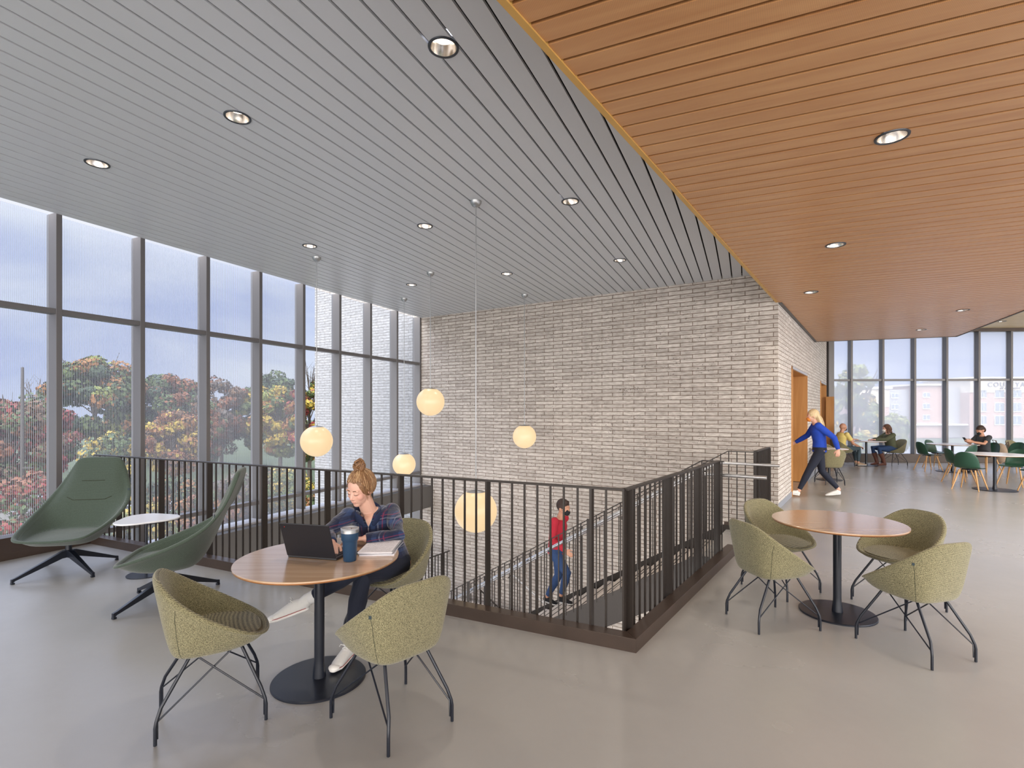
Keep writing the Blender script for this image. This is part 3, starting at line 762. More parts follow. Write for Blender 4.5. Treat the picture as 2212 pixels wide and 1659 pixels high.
def make_shell_chair(label, loc, rz):
    t = thing('shell_chair', label, 'chair', loc, rz)
    rim = loopify([(-.272, 0, .800), (-.262, .10, .800), (-.238, .185, .780), (-.155, .272, .700), (-.02, .300, .605), (.11, .285, .525), (.215, .235, .468), (.272, .135, .448), (.285, 0, .446)])
    bot = loopify([(-.178, 0, .378), (-.177, .09, .378), (-.168, .155, .380), (-.120, .190, .382), (-.02, .200, .386), (.07, .198, .390), (.165, .175, .398), (.215, .10, .405), (.225, 0, .406)])
    seat = loopify([(-.165, 0, .462), (-.160, .08, .462), (-.140, .150, .464), (-.085, .200, .468), (.0, .222, .468), (.09, .218, .462), (.180, .180, .455), (.232, .11, .450), (.245, 0, .450)])
    rings = [lerp([V(0, 0, .378)] * 16, bot, .5), lerp([V(0, 0, .380)] * 16, bot, .93), lerp(bot, rim, .07, .014), lerp(bot, rim, .45, .014), lerp(bot, rim, .82, .008), inset(rim, -.004, -.018),
             inset(rim, .004, .003), inset(rim, .024, .001), inset(rim, .036, -.014), lerp(seat, inset(rim, .034, -.012), .48, -.004), lerp(seat, inset(rim, .034, -.012), .10, -.001), lerp(seat, inset(rim, .034, -.012), .02, .0), lerp(seat, [V(0.03, 0, .474)] * 16, .07), lerp(seat, [V(.03, 0, .480)] * 16, .55)]
    rings = [[V(p.x, p.y, p.z) for p in r] for r in rings]
    so = shell_mesh(rings).build('seat_shell', 'tweed', t, smooth=True, sub=2); tr_ = surface_of(so)
    # stitched seam up each side of the back
    for sy in (-1, 1):
        mb = MB(); mb.tube(snapline(tr_, [V(-.12, sy * .16, .392), V(-.165, sy * .225, .45), V(-.195, sy * .265, .55), V(-.19, sy * .285, .66)]), .0017, 6); mb.build('seam', 'seam', t)
    q_, nq = snap(tr_, V(-.20, .29, .655), .003); mb = MB(); mb.box(q_, (.006, .014, .036), rz=math.atan2(nq.y, nq.x)); mb.build('fabric_tag', 'tag', t)
    for sx in (-1, 1):
        for sy in (-1, 1):
            fx, fy = (.245 if sx > 0 else -.245), (.238 if sx > 0 else .195) * sy
            tx, ty = (.135 if sx > 0 else -.10), .125 * sy
            top = V(tx, ty, .385); foot = V(fx, fy, 0); knee = V(fx - .004 * sx, fy * .985, .105)
            k2 = V(fx - .012 * sx, fy * .955, .14)
            mb = MB(); mb.sweep([foot + V(0, 0, .004), foot + V(0, 0, .09), knee + V(0, 0, .012), k2 + V(-.010 * sx, -fy * .04, .035), top.lerp(k2, .12), top, top + V(-.02 * sx, -.02 * sy, .012)], .0085, side=(0, 1, 0) if abs(fx) > 0 else (1, 0, 0), n=10, cap=False)
            mb.build('leg', 'blackm', t, smooth=True)
    for sy in (-1, 1):
        mb = MB()
        mb.tube([V(.237, .229 * sy, .03), V(.236, .227 * sy, .115), V(-.085, .118 * sy, .385)], .0046, 6)
        mb.tube([V(-.237, .187 * sy, .03), V(-.236, .185 * sy, .115), V(.115, .116 * sy, .392)], .0046, 6)
        mb.build('brace', 'blackm', t, smooth=True)
    mb = MB(); mb.tube([V(-.10, -.125, .380), V(-.10, .125, .380)], .008, 8); mb.tube([V(.135, -.125, .388), V(.135, .125, .388)], .008, 8)
    mb.build('under_frame', 'blackm', t, smooth=True)
    return t
sc0 = make_shell_chair('olive tweed shell chair at front left, back to the window, beside the round table', (-1.645, 2.82, 0), R(31))
dup(sc0, (-.630, 2.760, 0), R(136), 'olive tweed shell chair with its back to us, right of the laptop table')
dup(sc0, (-.895, 3.845, 0), R(-122), 'olive tweed shell chair the plaid-shirted person sits in')
dup(sc0, (2.02, 4.03, 0), R(12), 'olive tweed shell chair beside the railing, left front of the bare oak table')
dup(sc0, (2.47, 4.76, 0), R(-62), 'olive tweed shell chair behind left of the bare oak table, before the brick corner')
dup(sc0, (3.27, 4.33, 0), R(195), 'olive tweed shell chair behind right of the bare oak table, facing left')
dup(sc0, (2.79, 3.555, 0), R(106), 'olive tweed shell chair in front of the bare oak table, back to us, far right')

# lounge chairs
def make_lounge(label, loc, rz, brz):
    t = thing('lounge_chair', label, 'armchair', loc, rz)
    rim = loopify([(-.575, 0, 1.130), (-.573, .185, 1.130), (-.564, .238, 1.098), (-.500, .325, .890), (-.370, .418, .690), (-.06, .425, .535), (.275, .350, .428), (.352, .275, .400), (.372, 0, .392)])
    bot = loopify([(-.225, 0, .300), (-.222, .09, .300), (-.21, .15, .302), (-.165, .20, .302), (-.08, .23, .300), (.03, .235, .300), (.14, .215, .305), (.230, .15, .318), (.255, 0, .322)])
    seat = loopify([(-.215, 0, .400), (-.21, .10, .400), (-.20, .18, .402), (-.16, .26, .402), (-.07, .305, .392), (.08, .305, .380), (.22, .275, .374), (.295, .20, .374), (.312, 0, .374)])
    c0 = [V(0, 0, .29)] * 16
    inn = inset(rim, .045, -.008)
    rings = [lerp(c0, bot, .5), lerp(c0, bot, .92), lerp(bot, rim, .10, .02), lerp(bot, rim, .45, .016), lerp(bot, rim, .82, .008), inset(rim, -.006, -.025),
             inset(rim, .008, .006), inset(rim, .040, .002), inset(rim, .052, -.03), lerp(seat, inn, .62, .0), lerp(seat, inn, .50, .006), lerp(seat, inn, .20, -.0), lerp(seat, inn, .03, .0), lerp(seat, [V(.03, 0, .385)] * 16, .08), lerp(seat, [V(.03, 0, .390)] * 16, .6)]
    # forward shift of the inner back so the upholstery is thick low down
    so = shell_mesh(rings).build('seat_shell', 'lounge', t, smooth=True, sub=2); tr_ = surface_of(so)
    def innerpt(fz, y):      # a point lying just proud of the inner backrest
        a = V(-.215, y, .400); b = V(-.53, y * .8, 1.10); p = a.lerp(b, fz); return p + V(.012, 0, .0)
    for fz, hw in ((.42, .24), (.70, .13)):
        mb = MB(); mb.tube(snapline(tr_, [innerpt(fz + .05 * max(0, abs(q) - .7) * (fz < .5) * 3, q * hw) + V(.02, 0, 0) for q in (-1, -.7, 0, .7, 1)], .0), .0035, 6)
        mb.build('seam', 'seam', t)
    q_, nq = snap(tr_, V(-.36, .37, .80), .003); mb = MB(); mb.box(q_, (.008, .018, .045), rz=math.atan2(nq.y, nq.x)); mb.build('fabric_tag', 'tag', t)
    MB().lathe([(.028, .17), (.028, .29)], (0, 0, 0), 20).build('swivel_post', 'blackm', t, smooth=True)
    MB().lathe([(.085, .283), (.085, .300)], (0, 0, 0), 24).build('seat_plate', 'blackm', t)
    for k in range(4):
        a = brz - rz + k * pi / 2 ; d = V(cos(a), sin(a), 0); L_ = .455
        mb = MB(); sd = V(-d.y, d.x, 0)
        pts = [(0.0, .19, .028, .055), (.06, .185, .024, .05), (L_ - .03, .042, .013, .020), (L_, .028, .013, .028)]
        vs = []; 
        for r_, z, hw, hh in pts:
            for sx, sz in ((-1, -1), (1, -1), (1, 1), (-1, 1)): vs.append(d * r_ + sd * hw * sx + V(0, 0, z + hh * sz / 1.0 * .7))
        fs = []
        for i in range(3):
            for q in range(4): fs.append((i * 4 + q, i * 4 + (q + 1) % 4, (i + 1) * 4 + (q + 1) % 4, (i + 1) * 4 + q))
        fs += [(3, 2, 1, 0), (12, 13, 14, 15)]
        mb.add(vs, fs); mb.box((d * (L_ - .012)) + V(0, 0, .008), (.026, .03, .016), rz=a); mb.build('base_leg', 'blackm', t, bevel=.003)
    return t
l1 = make_lounge('high-backed dark green lounge chair facing us in the window corner', (-4.565, 5.29, 0), R(-79), R(-25))
l2 = make_lounge('high-backed dark green lounge chair in profile, facing left, beside the laptop table', (-2.976, 4.48, 0), R(200), R(-24))
# little white table
t = thing('side_table', 'small white rounded-triangle side table between the two green lounge chairs', 'side table', (-3.70, 5.20, 0), R(15))
pl = []
for k in range(48):
    a = 2 * pi * k / 48; r = .265 * (1 + .12 * cos(3 * a)); pl.append((r * cos(a), r * sin(a)))
mb = MB(); mb.prism(pl, .550, .566); mb.build('tabletop', 'white', t, bevel=.005, smooth=True)
MB().lathe([(.012, .01), (.012, .55)], (0, 0, 0), 16).build('pole', 'blackm', t, smooth=True)
MB().lathe([(.17, 0), (.17, .007), (.02, .012)], (0, 0, 0), 40).build('base_plate', 'blackm', t, smooth=True, angle=30)

# far furniture
round_table('white-topped table by the far windows between two seated masked people', 10.72, 15.55, top='white', rad=.50, base=.30)
round_table('small white-topped table against the brick side wall behind the walking person', 7.62, 12.35, top='white', rad=.40, base=.28)
t1 = round_table('white-topped round table where the person with the phone sits', 12.0, 14.0, top='white', rad=.56, base=.36)
t2 = round_table('white-topped round table with green chairs, nearest at the right edge', 10.10, 10.75, top='white', rad=.58, base=.36)
dup(sc0, (7.20, 11.62, 0), R(80), 'olive tweed shell chair behind the walking person, back to us')
dup(sc0, (8.0, 13.2, 0), R(-110), 'olive tweed shell chair beyond the small table at the brick side wall')
dup(sc0, (9.93, 15.5, 0), R(2), 'olive tweed shell chair of the person in the yellow shirt')
dup(sc0, (11.58, 15.55, 0), R(178), 'olive tweed shell chair of the person in the olive cardigan')
dup(sc0, (14.7, 14.9, 0), R(-70), 'olive tweed shell chair cut off by the right edge near the far windows')

def make_cafe_chair(label, loc, rz):
    t = thing('cafe_chair', label, 'chair', loc, rz, 'green plastic chairs around the far tables')
    # profile of the seat and back in x,z with half width, swept into a thin curved sheet
    prof = [(.225, .430, .170, .0), (.215, .447, .205, .002), (.14, .452, .225, .008), (.03, .443, .232, .014), (-.08, .440, .228, .02), (-.15, .452, .222, .03), (-.195, .49, .218, .045), (-.220, .55, .216, .055),
            (-.238, .63, .210, .05), (-.252, .71, .190, .04), (-.262, .765, .150, .03), (-.267, .795, .085, .015), (-.268, .803, .03, .005)]
    nx = 9; vs = []; fs = []
    for x, z, hw, cup in prof:
        for k in range(nx):
            q = -1 + 2 * k / (nx - 1)
            if z < .47: vs.append((x, q * hw, z + cup * q * q * 1.2))
            else: vs.append((x + cup * q * q * 1.3, q * hw, z))
    for i in range(len(prof) - 1):
        for k in range(nx - 1): fs.append((i * nx + k, (i + 1) * nx + k, (i + 1) * nx + k + 1, i * nx + k + 1))
    o = MB().add(vs, fs).build('seat_shell', 'green', t, smooth=True, sub=0)
    s = o.modifiers.new('solid', 'SOLIDIFY'); s.thickness = .010; s.offset = 0
    s = o.modifiers.new('sub', 'SUBSURF'); s.levels = 1; s.render_levels = 1
    mb = MB(); mb.box((0, 0, .424), (.27, .04, .02)); mb.box((.0, 0, .424), (.04, .27, .02)); mb.build('under_frame', 'blackm', t)
    for sx in (-1, 1):
        for sy in (-1, 1):
            mb = MB(); mb.sweep([V(.235 * sx, .225 * sy, .0), V(.18 * sx, .18 * sy, .2), V(.125 * sx, .13 * sy, .42)], [.011, .015, .017], n=10, cap=False); mb.build('leg', 'beech', t, smooth=True)
    return t
cc = make_cafe_chair('green chair in profile, furthest left of the far green chairs, facing right', (11.50, 14.2, 0), R(-5))
for x, y, a, lab in ((12.35, 14.95, -75, 'green chair behind the phone user\'s table, its back to the windows'),
                     (11.55, 13.15, 105, 'green chair in front of the phone user\'s table, only its round back showing'),
                     (12.78, 13.85, 185, 'green chair holding the person with the phone and the rucksack'),
                     (10.22, 11.75, -15, 'green chair with sunlit back, just behind the foremost green chair'),
                     (9.62, 10.80, 30, 'foremost green chair, dark back to us, left of the nearest white table'),
                     (11.10, 11.35, 205, 'green chair on the right behind the nearest white table'),
                     (10.62, 10.35, 165, 'green chair cut off by the lower right edge at the nearest white table'),
                     (13.55, 13.9, 195, 'pale-lit green chair right of the rucksack')):
    dup(cc, (x, y, 0), R(a), lab)

# rucksack hanging on the chair back
t = thing('rucksack', 'beige and brown rucksack hanging from the phone user\'s chair', 'bag', (13.12, 13.80, .25), R(10))
mb = MB(); mb.ball((0, 0, .27), (.12, .16, .27)); mb.ball((.10, 0, .18), (.07, .12, .16)); o = mb.build('bag_body', 'bag', t, smooth=True); bake(o, .015, 4)
mb = MB(); mb.tube([V(-.06, .1, .5), V(-.12, .11, .62), V(-.02, .10, .60), V(.03, .1, .48)], .012, 6); mb.tube([V(.02, -.1, .5), V(.1, -.11, .58), V(.15, -.10, .45)], .012, 6); mb.build('strap', 'bagd', t, smooth=True)
mb = MB(); mb.ball((.13, 0, .12), (.06, .11, .10)); mb.build('front_pocket', 'bagd', t, smooth=True)

# ------------------------------------------------------------------ lamps
def pendant(label, cx_, cy_, gy):
    dz = ZG - EYE; d = FPX * dz / (HY - cy_); x = (cx_ - CX) / FPX * d; zg = EYE - (gy - HY) * d / FPX
    t = thing('globe_pendant', label, 'pendant lamp', (x, d, zg), 0, 'opal globe lamps over the stair well')
    r = .235
    MB().lathe([(r * sin(R(a)), -r * cos(R(a))) for a in range(1, 156, 6)] + [(r * sin(R(156)), -r * cos(R(156)))], (0, 0, 0), 48).build('globe', 'globe', t, smooth=True)
    MB().lathe([(r * sin(R(a)) + .003, r * cos(R(a)) + .002) for a in (25.5, 25, 18, 12, 6)] + [(.012, r + .006), (.012, r + .03)], (0, 0, 0), 40).build('cap', 'nickel', t, smooth=True)
    MB().lathe([(.0055, r), (.0055, ZG - zg - .02)], (0, 0, 0), 10).build('stem', 'nickel', t, smooth=True)
    MB().lathe([(.012, ZG - zg - .065), (.04, ZG - zg - .055), (.062, ZG - zg - .02), (.065, ZG - zg)], (0, 0, 0), 28).build('canopy', 'nickel', t, smooth=True)
    l = bpy.data.lights.new('globe_glow', 'POINT'); l.energy = 9; l.color = (1, .76, .5); l.shadow_soft_size = .24
    lo = bpy.data.objects.new('globe_glow', l); C.objects.link(lo); lo.parent = t
    lo.location = (0, 0, -.0)
    return t
pendant('glowing globe lamp in front of the windows, furthest left', 684, 556, 953)
pendant('glowing globe lamp hung highest, above left of the brick corner', 930, 589, 868)
pendant('smaller-looking glowing globe lamp just above the railing beside the window corner', 873, 645, 1003)
pendant('largest-looking glowing globe lamp, hanging lowest behind the balusters', 1028, 435, 1104)
pendant('glowing globe lamp in front of the brick wall, furthest right', 1133, 637, 943)

def downlight(label, px, py, zc, rad=.098, power=30, light=True, grp='recessed lamps in the grey ceiling', pos=None):
    if pos is None:
        d = FPX * (zc - EYE) / (HY - py); x = (px - CX) / FPX * d
    else: x, d = pos
    t = thing('recessed_lamp', label, 'ceiling lamp', (x, d, zc), 0, grp)
    MB().lathe([(rad * .84, -.004), (rad * .88, -.008), (rad, -.007), (rad + .002, -.0), (rad, .002), (rad * .84, .002)], (0, 0, 0), 40, close=False).build('trim_ring', 'ring', t, smooth=True)
    MB().lathe([(rad * .85, -.002), (rad * .78, .03), (rad * .55, .075)], (0, 0, 0), 40, close=False).build('reflector', 'reflector', t, smooth=True)
    MB().lathe([(rad * .58, .058), (rad * .50, .066)], (0, 0, 0), 32).build('lens', 'lamp', t)
    if light:
        l = bpy.data.lights.new('lamp_beam', 'SPOT'); l.energy = power * 2; l.color = (1, .88, .74); l.spot_size = R(120); l.spot_blend = .9; l.shadow_soft_size = .07
        lo = bpy.data.objects.new('lamp_beam', l); C.objects.link(lo); lo.parent = t; lo.location = (0, 0, -.02)
    return t
GL = [(958, 102, 'recessed lamp nearest us in the grey ceiling, biggest'), (513, 253, 'recessed lamp in the grey ceiling, second along the near diagonal row'), (210, 353, 'recessed lamp in the grey ceiling furthest left'),
      (1232, 435, 'recessed lamp in the grey ceiling right of the tallest pendant stem'), (918, 488, 'recessed lamp in the grey ceiling left of the tallest pendant stem'),
      (669, 531, 'recessed lamp in the grey ceiling just above the leftmost pendant canopy'), (1339, 562, 'recessed lamp in the grey ceiling nearest the cherry ceiling edge'),
      (1095, 591, 'recessed lamp in the grey ceiling near the brick wall, between two pendant stems'), (889, 615, 'recessed lamp in the grey ceiling furthest back, over the window corner')]
for x, y, lab in GL: downlight(lab, x, y, ZG)
WL = [(1927, 295, 'recessed lamp nearest us in the cherry wood ceiling'), (1805, 529, 'recessed lamp second from us in the cherry wood ceiling'), (1752, 631, 'recessed lamp in the cherry wood ceiling by the brick corner'),
      (2080, 670, 'recessed lamp in the cherry wood ceiling towards the right edge'), (1990, 712, 'recessed lamp furthest back in the cherry wood ceiling')]
for x, y, lab in WL: downlight(lab, x, y, ZW, grp='recessed lamps in the cherry ceiling')
downlight('recessed lamp in the raised pale ceiling at the right', 2165, 694, ZP, grp=None)
for i, (x, y) in enumerate(((-2.4, -.6), (1.2, -.9), (4.5, .8), (7.2, 4.0), (11.5, 8.0))):
    downlight('recessed ceiling lamp beyond the edge of the picture', 0, 0, ZG if i == 0 else (ZP if i == 4 else ZW), pos=(x, y), grp='recessed lamps out of view')

# ------------------------------------------------------------------ people
def frame_of(f, up=(0, 0, 1)):
    f = Vector(f).normalized(); l = Vector(up).cross(f).normalized(); u = f.cross(l).normalized(); return f, l, u
def mrot(f, l, u): return Matrix((f, l, u)).transposed()

def add_hand(mb, wrist, d, palm, s=1.0, curl=35, thumb_side=1):
    """palm with four unequal curled fingers and a thumb; d = where the hand points, palm = where the palm faces"""
    d = Vector(d).normalized(); palm = Vector(palm); palm = (palm - d * palm.dot(d)).normalized(); t = d.cross(palm).normalized() * thumb_side
    w = Vector(wrist)
    mb.sweep([w - d * .02 * s, w + d * .02 * s, w + d * .05 * s, w + d * .085 * s], [(.024 * s, .017 * s), (.030 * s, .015 * s), (.038 * s, .014 * s), (.036 * s, .011 * s)], side=t, n=14, capr=.6)
    for i, (off, ln) in enumerate(((.030, .070), (.010, .080), (-.010, .075), (-.029, .058))):
        p = w + d * .082 * s + t * off * s; a = 0; pts = [p - d * .02 * s, p]; cur = p; dirv = d + t * off * 3.0 * .4
        for seg in (.45, .31, .24):
            a += R(curl) * (.55 if seg == .45 else .8); dv = (dirv * cos(a) + palm * sin(a)).normalized(); cur = cur + dv * ln * seg * s; pts.append(cur)
        mb.sweep(pts, [.0085 * s, .0088 * s, .0082 * s, .0076 * s, .0064 * s], side=t, n=10)
    b = w + d * .022 * s + t * .020 * s
    mb.sweep([b, b + (t * .9 + d * .6 + palm * .3).normalized() * .035 * s, b + (t * .75 + d * 1.0 + palm * .45).normalized() * .062 * s, b + (t * .55 + d * 1.25 + palm * .6).normalized() * .084 * s], [.013 * s, .0115 * s, .0098 * s, .0075 * s], side=palm, n=10)

def add_head(mb, h, f, up, s=1.0, ears=True):
    f, l, u = frame_of(f, up); r = mrot(f, l, u); P = lambda a, b, c: h + f * a * s + l * b * s + u * c * s
    mb.ball(P(-.012, 0, .022), (.098 * s, .077 * s, .098 * s), r, 28, 18)
    mb.ball(P(.022, 0, -.030), (.072 * s, .062 * s, .080 * s), r, 24, 16)
    mb.ball(P(.060, 0, -.088), (.026 * s, .026 * s, .022 * s), r)
    for q in (-1, 1):
        mb.ball(P(.052, .036 * q, -.028), (.030 * s, .026 * s, .028 * s), r)       # cheek
        mb.ball(P(.073, .030 * q, .004), (.015 * s, .017 * s, .011 * s), r)        # lid
        mb.ball(P(.076, .030 * q, .025), (.012 * s, .026 * s, .007 * s), r)        # brow
        if ears: mb.ball(P(-.006, .077 * q, -.008), (.018 * s, .008 * s, .030 * s), r)
        mb.ball(P(.094, .009 * q, -.034), (.009 * s, .008 * s, .007 * s), r)
    mb.sweep([P(.080, 0, .016), P(.092, 0, -.008), P(.104, 0, -.028), P(.094, 0, -.036)], [.0085 * s, .010 * s, .0115 * s, .009 * s], side=l, n=12)
    mb.ball(P(.084, 0, -.056), (.012 * s, .024 * s, .007 * s), r); mb.ball(P(.081, 0, -.066), (.012 * s, .021 * s, .008 * s), r)
    return f, l, u, P, r

def add_shoe(parent, heel, toe, up, sole='rubber', upper='canvas', high=False, ankle=None, laces=True, line=False, s=1.0, knee=None):
    heel = Vector(heel); toe = Vector(toe); f = (toe - heel).normalized(); l = Vector(up).cross(f).normalized(); u = f.cross(l).normalized(); L_ = (toe - heel).length
    P = lambda a, b, c: heel + f * a * L_ + l * b + u * c
    mb = MB(); mb.sweep([P(.06, 0, .014), P(.30, 0, .014), P(.55, 0, .014), P(.80, 0, .015), P(.95, 0, .018)], [(.032, .014), (.032, .014), (.038, .014), (.042, .014), (.026, .013)], side=l, n=20, capr=1.6)
    so = mb.build('sole', sole, parent, smooth=True)
    mb = MB(); mb.sweep([P(.08, 0, .045), P(.30, 0, .052), P(.52, 0, .044), P(.75, 0, .034), P(.93, 0, .028)], [(.034, .043), (.034, .044), (.036, .034), (.038, .024), (.026, .017)], side=l, n=20, capr=1.0)
    if high and ankle is not None:
        k1 = ankle + (knee - ankle) * .11
        mb.sweep([P(.14, 0, .045), P(.17, 0, .06).lerp(k1, .45), k1], [(.034, .042), (.036, .040), (.040, .042)], side=l, n=20, capr=.15)
    else: mb.sweep([P(.12, 0, .05), P(.17, 0, .085), P(.19, 0, .095)], [(.032, .040), (.032, .038), (.034, .036)], side=l, n=20, capr=.25)
    up_ = mb.build('upper', upper, parent, smooth=True); bake(up_, .005 if laces else .008, 5)
    if laces:
        mb = MB()
        for i in range(6):
            a = .36 + i * .062; z = .093 - i * .0085
            mb.tube([P(a, -.021, z - .008), P(a + .012, 0, z + .003), P(a, .021, z - .008)], .0028, 6)
        mb.tube([P(.34, 0, .10), P(.36, .035, .108), P(.30, .045, .09)], .0024, 6); mb.tube([P(.34, 0, .10), P(.38, -.03, .112), P(.33, -.046, .09)], .0024, 6)
        mb.build('laces', 'rubber' if not line else 'canvas', parent, smooth=True)
        mb = MB(); mb.ball(P(.91, 0, .028), (.031, .036, .020), mrot(f, l, u)); mb.build('toe_cap', 'rubber', parent, smooth=True)
    if line:
        mb = MB()
        for q in (-1, 1): mb.tube([P(.05, .030 * q, .024), P(.30, .0325 * q, .024), P(.55, .0385 * q, .024), P(.78, .0425 * q, .025), P(.93, .032 * q, .027)], .0018, 6)
        mb.build('red_stripe', 'redline', parent, smooth=True)

def person(label, loc, rz, J, top='blue', bottom='navy', skin='skin', voxel=.009, sleeve='long', build=1.0, shoes=('rubber', 'canvas'), mask=None, group=None, hand=(35, 35), pants='long', laces=False, high=False, line=False, neckopen=0):
    t = thing('person', label, 'person', loc, rz)
    J = {k: Vector(v) for k, v in J.items()}
    sh = (J['shL'] - J['shR']).normalized(); hp = (J['hipL'] - J['hipR']).normalized(); b = build
    mb = MB()
    mb.sweep([J['pelvis'], J['waist'], J['chest'], J['neck'] - (J['neck'] - J['chest']).normalized() * .05], [(.145 * b, .100 * b), (.122 * b, .086 * b), (.142 * b, .098 * b), (.090 * b, .060 * b)], side=sh, n=24, capr=.6)
    mb.sweep([J['neck'] - (J['head'] - J['neck']) * .3, J['head'] - (J['head'] - J['neck']) * .25], [.056, .050], side=sh, n=16)
    f, l, u, HP, hr = add_head(mb, J['head'], J['face'], J.get('hup', V(0, 0, 1)))
    for q in 'LR':
        mb.sweep([J['sh' + q], J['sh' + q].lerp(J['el' + q], .5), J['el' + q], J['el' + q].lerp(J['wr' + q], .35), J['wr' + q]], [.045 * b, .043 * b, .036 * b, .036 * b, .024], n=14, capr=.4)
        add_hand(mb, J['wr' + q], J['hd' + q], J['hn' + q], curl=hand[0 if q == 'L' else 1], thumb_side=-1 if q == 'L' else 1)
        kn = J['kn' + q]; an = J['an' + q]
        mb.sweep([J['hip' + q], J['hip' + q].lerp(kn, .5), kn, kn.lerp(an, .3), kn.lerp(an, .75), an], [.085 * b, .072 * b, .055, .055, .036, .033], n=16)
        mb.sweep([an, an + (J['heel' + q].lerp(J['toe' + q], .3) - an) * .6], [.024, .018], n=12)
    body = mb.build('body', skin, t, smooth=True); bake(body, voxel, 3)
    # shirt
    g_ = .016; mb = MB()
    nk = (J['neck'] - J['chest']).normalized()
    mb.sweep([J['pelvis'] - (J['waist'] - J['pelvis']).normalized() * (.05 if sleeve == 'long' and J['pelvis'].z > .8 else -.01), J['waist'], J['chest'], J['neck'] - nk * (.055 + neckopen)], [(.165 * b, .122 * b), (.150 * b, .112 * b), (.174 * b, .126 * b), (.132 * b, .088 * b)], side=sh, n=28, capr=.35)
    for q in 'LR':
        e = 1.0 if sleeve == 'long' else .0
        mb.sweep([J['sh' + q].lerp(J['chest'], .25), J['sh' + q], J['sh' + q].lerp(J['el' + q], .55)], [.060 * b, .066 * b, .060 * b], n=16, capr=.4)
        mb.ball(J['sh' + q], .068 * b)
        if sleeve == 'long':
            mb.sweep([J['sh' + q].lerp(J['el' + q], .4), J['el' + q], J['el' + q].lerp(J['wr' + q], .5), J['el' + q].lerp(J['wr' + q], .93)], [.060 * b, .052 * b, .048 * b, .036], n=16, capr=.3)
    so = mb.build('sweater' if sleeve == 'long' else 'shirt', top, t, smooth=True); bake(so, voxel, 4)
    mb = MB()
    mb.sweep([J['pelvis'] - (J['waist'] - J['pelvis']).normalized() * .02, J['pelvis'].lerp(J['waist'], .5)], [(.170 * b, .124 * b), (.150 * b, .112 * b)], side=hp, n=24, capr=.5)
    for q in 'LR':
        kn = J['kn' + q]; an = J['an' + q]
        if pants == 'long': mb.sweep([J['hip' + q], J['hip' + q].lerp(kn, .5), kn, kn.lerp(an, .35), kn.lerp(an, .78), kn.lerp(an, .90)], [.094 * b, .082 * b, .064, .062, .044, .042], n=18, capr=.2)
        else: mb.sweep([J['hip' + q], J['hip' + q].lerp(kn, .5), kn.lerp(J['hip' + q], .1)], [.098 * b, .088 * b, .078], n=18, capr=.2)
    so = mb.build('trousers' if pants == 'long' else 'shorts', bottom, t, smooth=True); bake(so, voxel, 3)
    for q in 'LR':
        d = J['toe' + q] - J['an' + q]; an = J['an' + q]; tv = J['toe' + q]
        fdir = V(d.x, d.y, d.z).normalized(); upv = J.get('up' + q, V(0, 0, 1))
        if 'heel' + q in J: add_shoe(t, J['heel' + q], tv, upv, shoes[0], shoes[1], high=high, laces=laces, line=line, ankle=an, knee=J['kn' + q])
    if mask:
        mb = MB(); mb.ball(HP(.062, 0, -.052), (.052, .052, .052), hr, 20, 14); mb.build('mask', mask, t, smooth=True)
        mb = MB()
        for q in (-1, 1): mb.tube([HP(.06, .045 * q, -.03), HP(.02, .072 * q, -.015), HP(-.01, .083 * q, .0)], .002, 5)
        mb.build('ear_loop', mask, t, smooth=True)
    return t, J, HP, hr, (f, l, u)

# ---- person at the laptop table, in a frame at her seat; world axes
B0 = V(-.895, 3.845, 0)
def wj(**k): return {a: (V(*v) - B0 if a not in ('face', 'hup', 'hdL', 'hdR', 'hnL', 'hnR', 'upL', 'upR') else V(*v)) for a, v in k.items()}
J = wj(pelvis=(-.905, 3.80, .53), waist=(-.935, 3.76, .68), chest=(-.985, 3.69, .84), neck=(-1.020, 3.635, .965), head=(-1.055, 3.575, 1.112),
       face=(-.40, -.82, -.36), hup=(-.05, -.30, 1), shL=(-.875, 3.735, .920), shR=(-1.145, 3.60, .915), elL=(-.775, 3.52, .800), elR=(-1.235, 3.44, .840),
       wrL=(-.985, 3.425, .800), wrR=(-1.150, 3.275, .810), hdL=(-1, -.25, -.02), hdR=(.35, -.93, -.20), hnL=(0, -.2, -1), hnR=(0, -.1, -1),
       hipL=(-.83, 3.83, .52), hipR=(-.985, 3.77, .53), knL=(-.995, 3.42, .535), knR=(-1.03, 3.36, .615), anL=(-1.075, 3.405, .13), anR=(-1.305, 3.335, .435),
       toeL=(-1.115, 3.185, .02), heelL=(-1.068, 3.435, .019), toeR=(-1.545, 3.275, .292), heelR=(-1.325, 3.355, .352), upR=(-.38, -.05, 1), upL=(0, 0, 1))
t, J, HP, hr, (hf, hl, hu) = person('seated person with a strawberry blonde bun and navy plaid pullover, using a laptop', B0, 0, J, top='plaid', bottom='navy', voxel=.0042, build=.92, laces=True, high=True, line=True, hand=(22, 30), neckopen=.0)
# socks
mb = MB(); mb.sweep([J['anR'] + (J['knR'] - J['anR']) * .26, J['anR'] + (J['knR'] - J['anR']) * .02], [.041, .039], n=16); mb.build('sock', 'sock', t, smooth=True)
mb = MB(); mb.sweep([J['anL'] + (J['knL'] - J['anL']) * .12, J['anL'] + V(0, 0, -.02)], [.040, .040], n=16); mb.build('sock', 'sock', t, smooth=True)
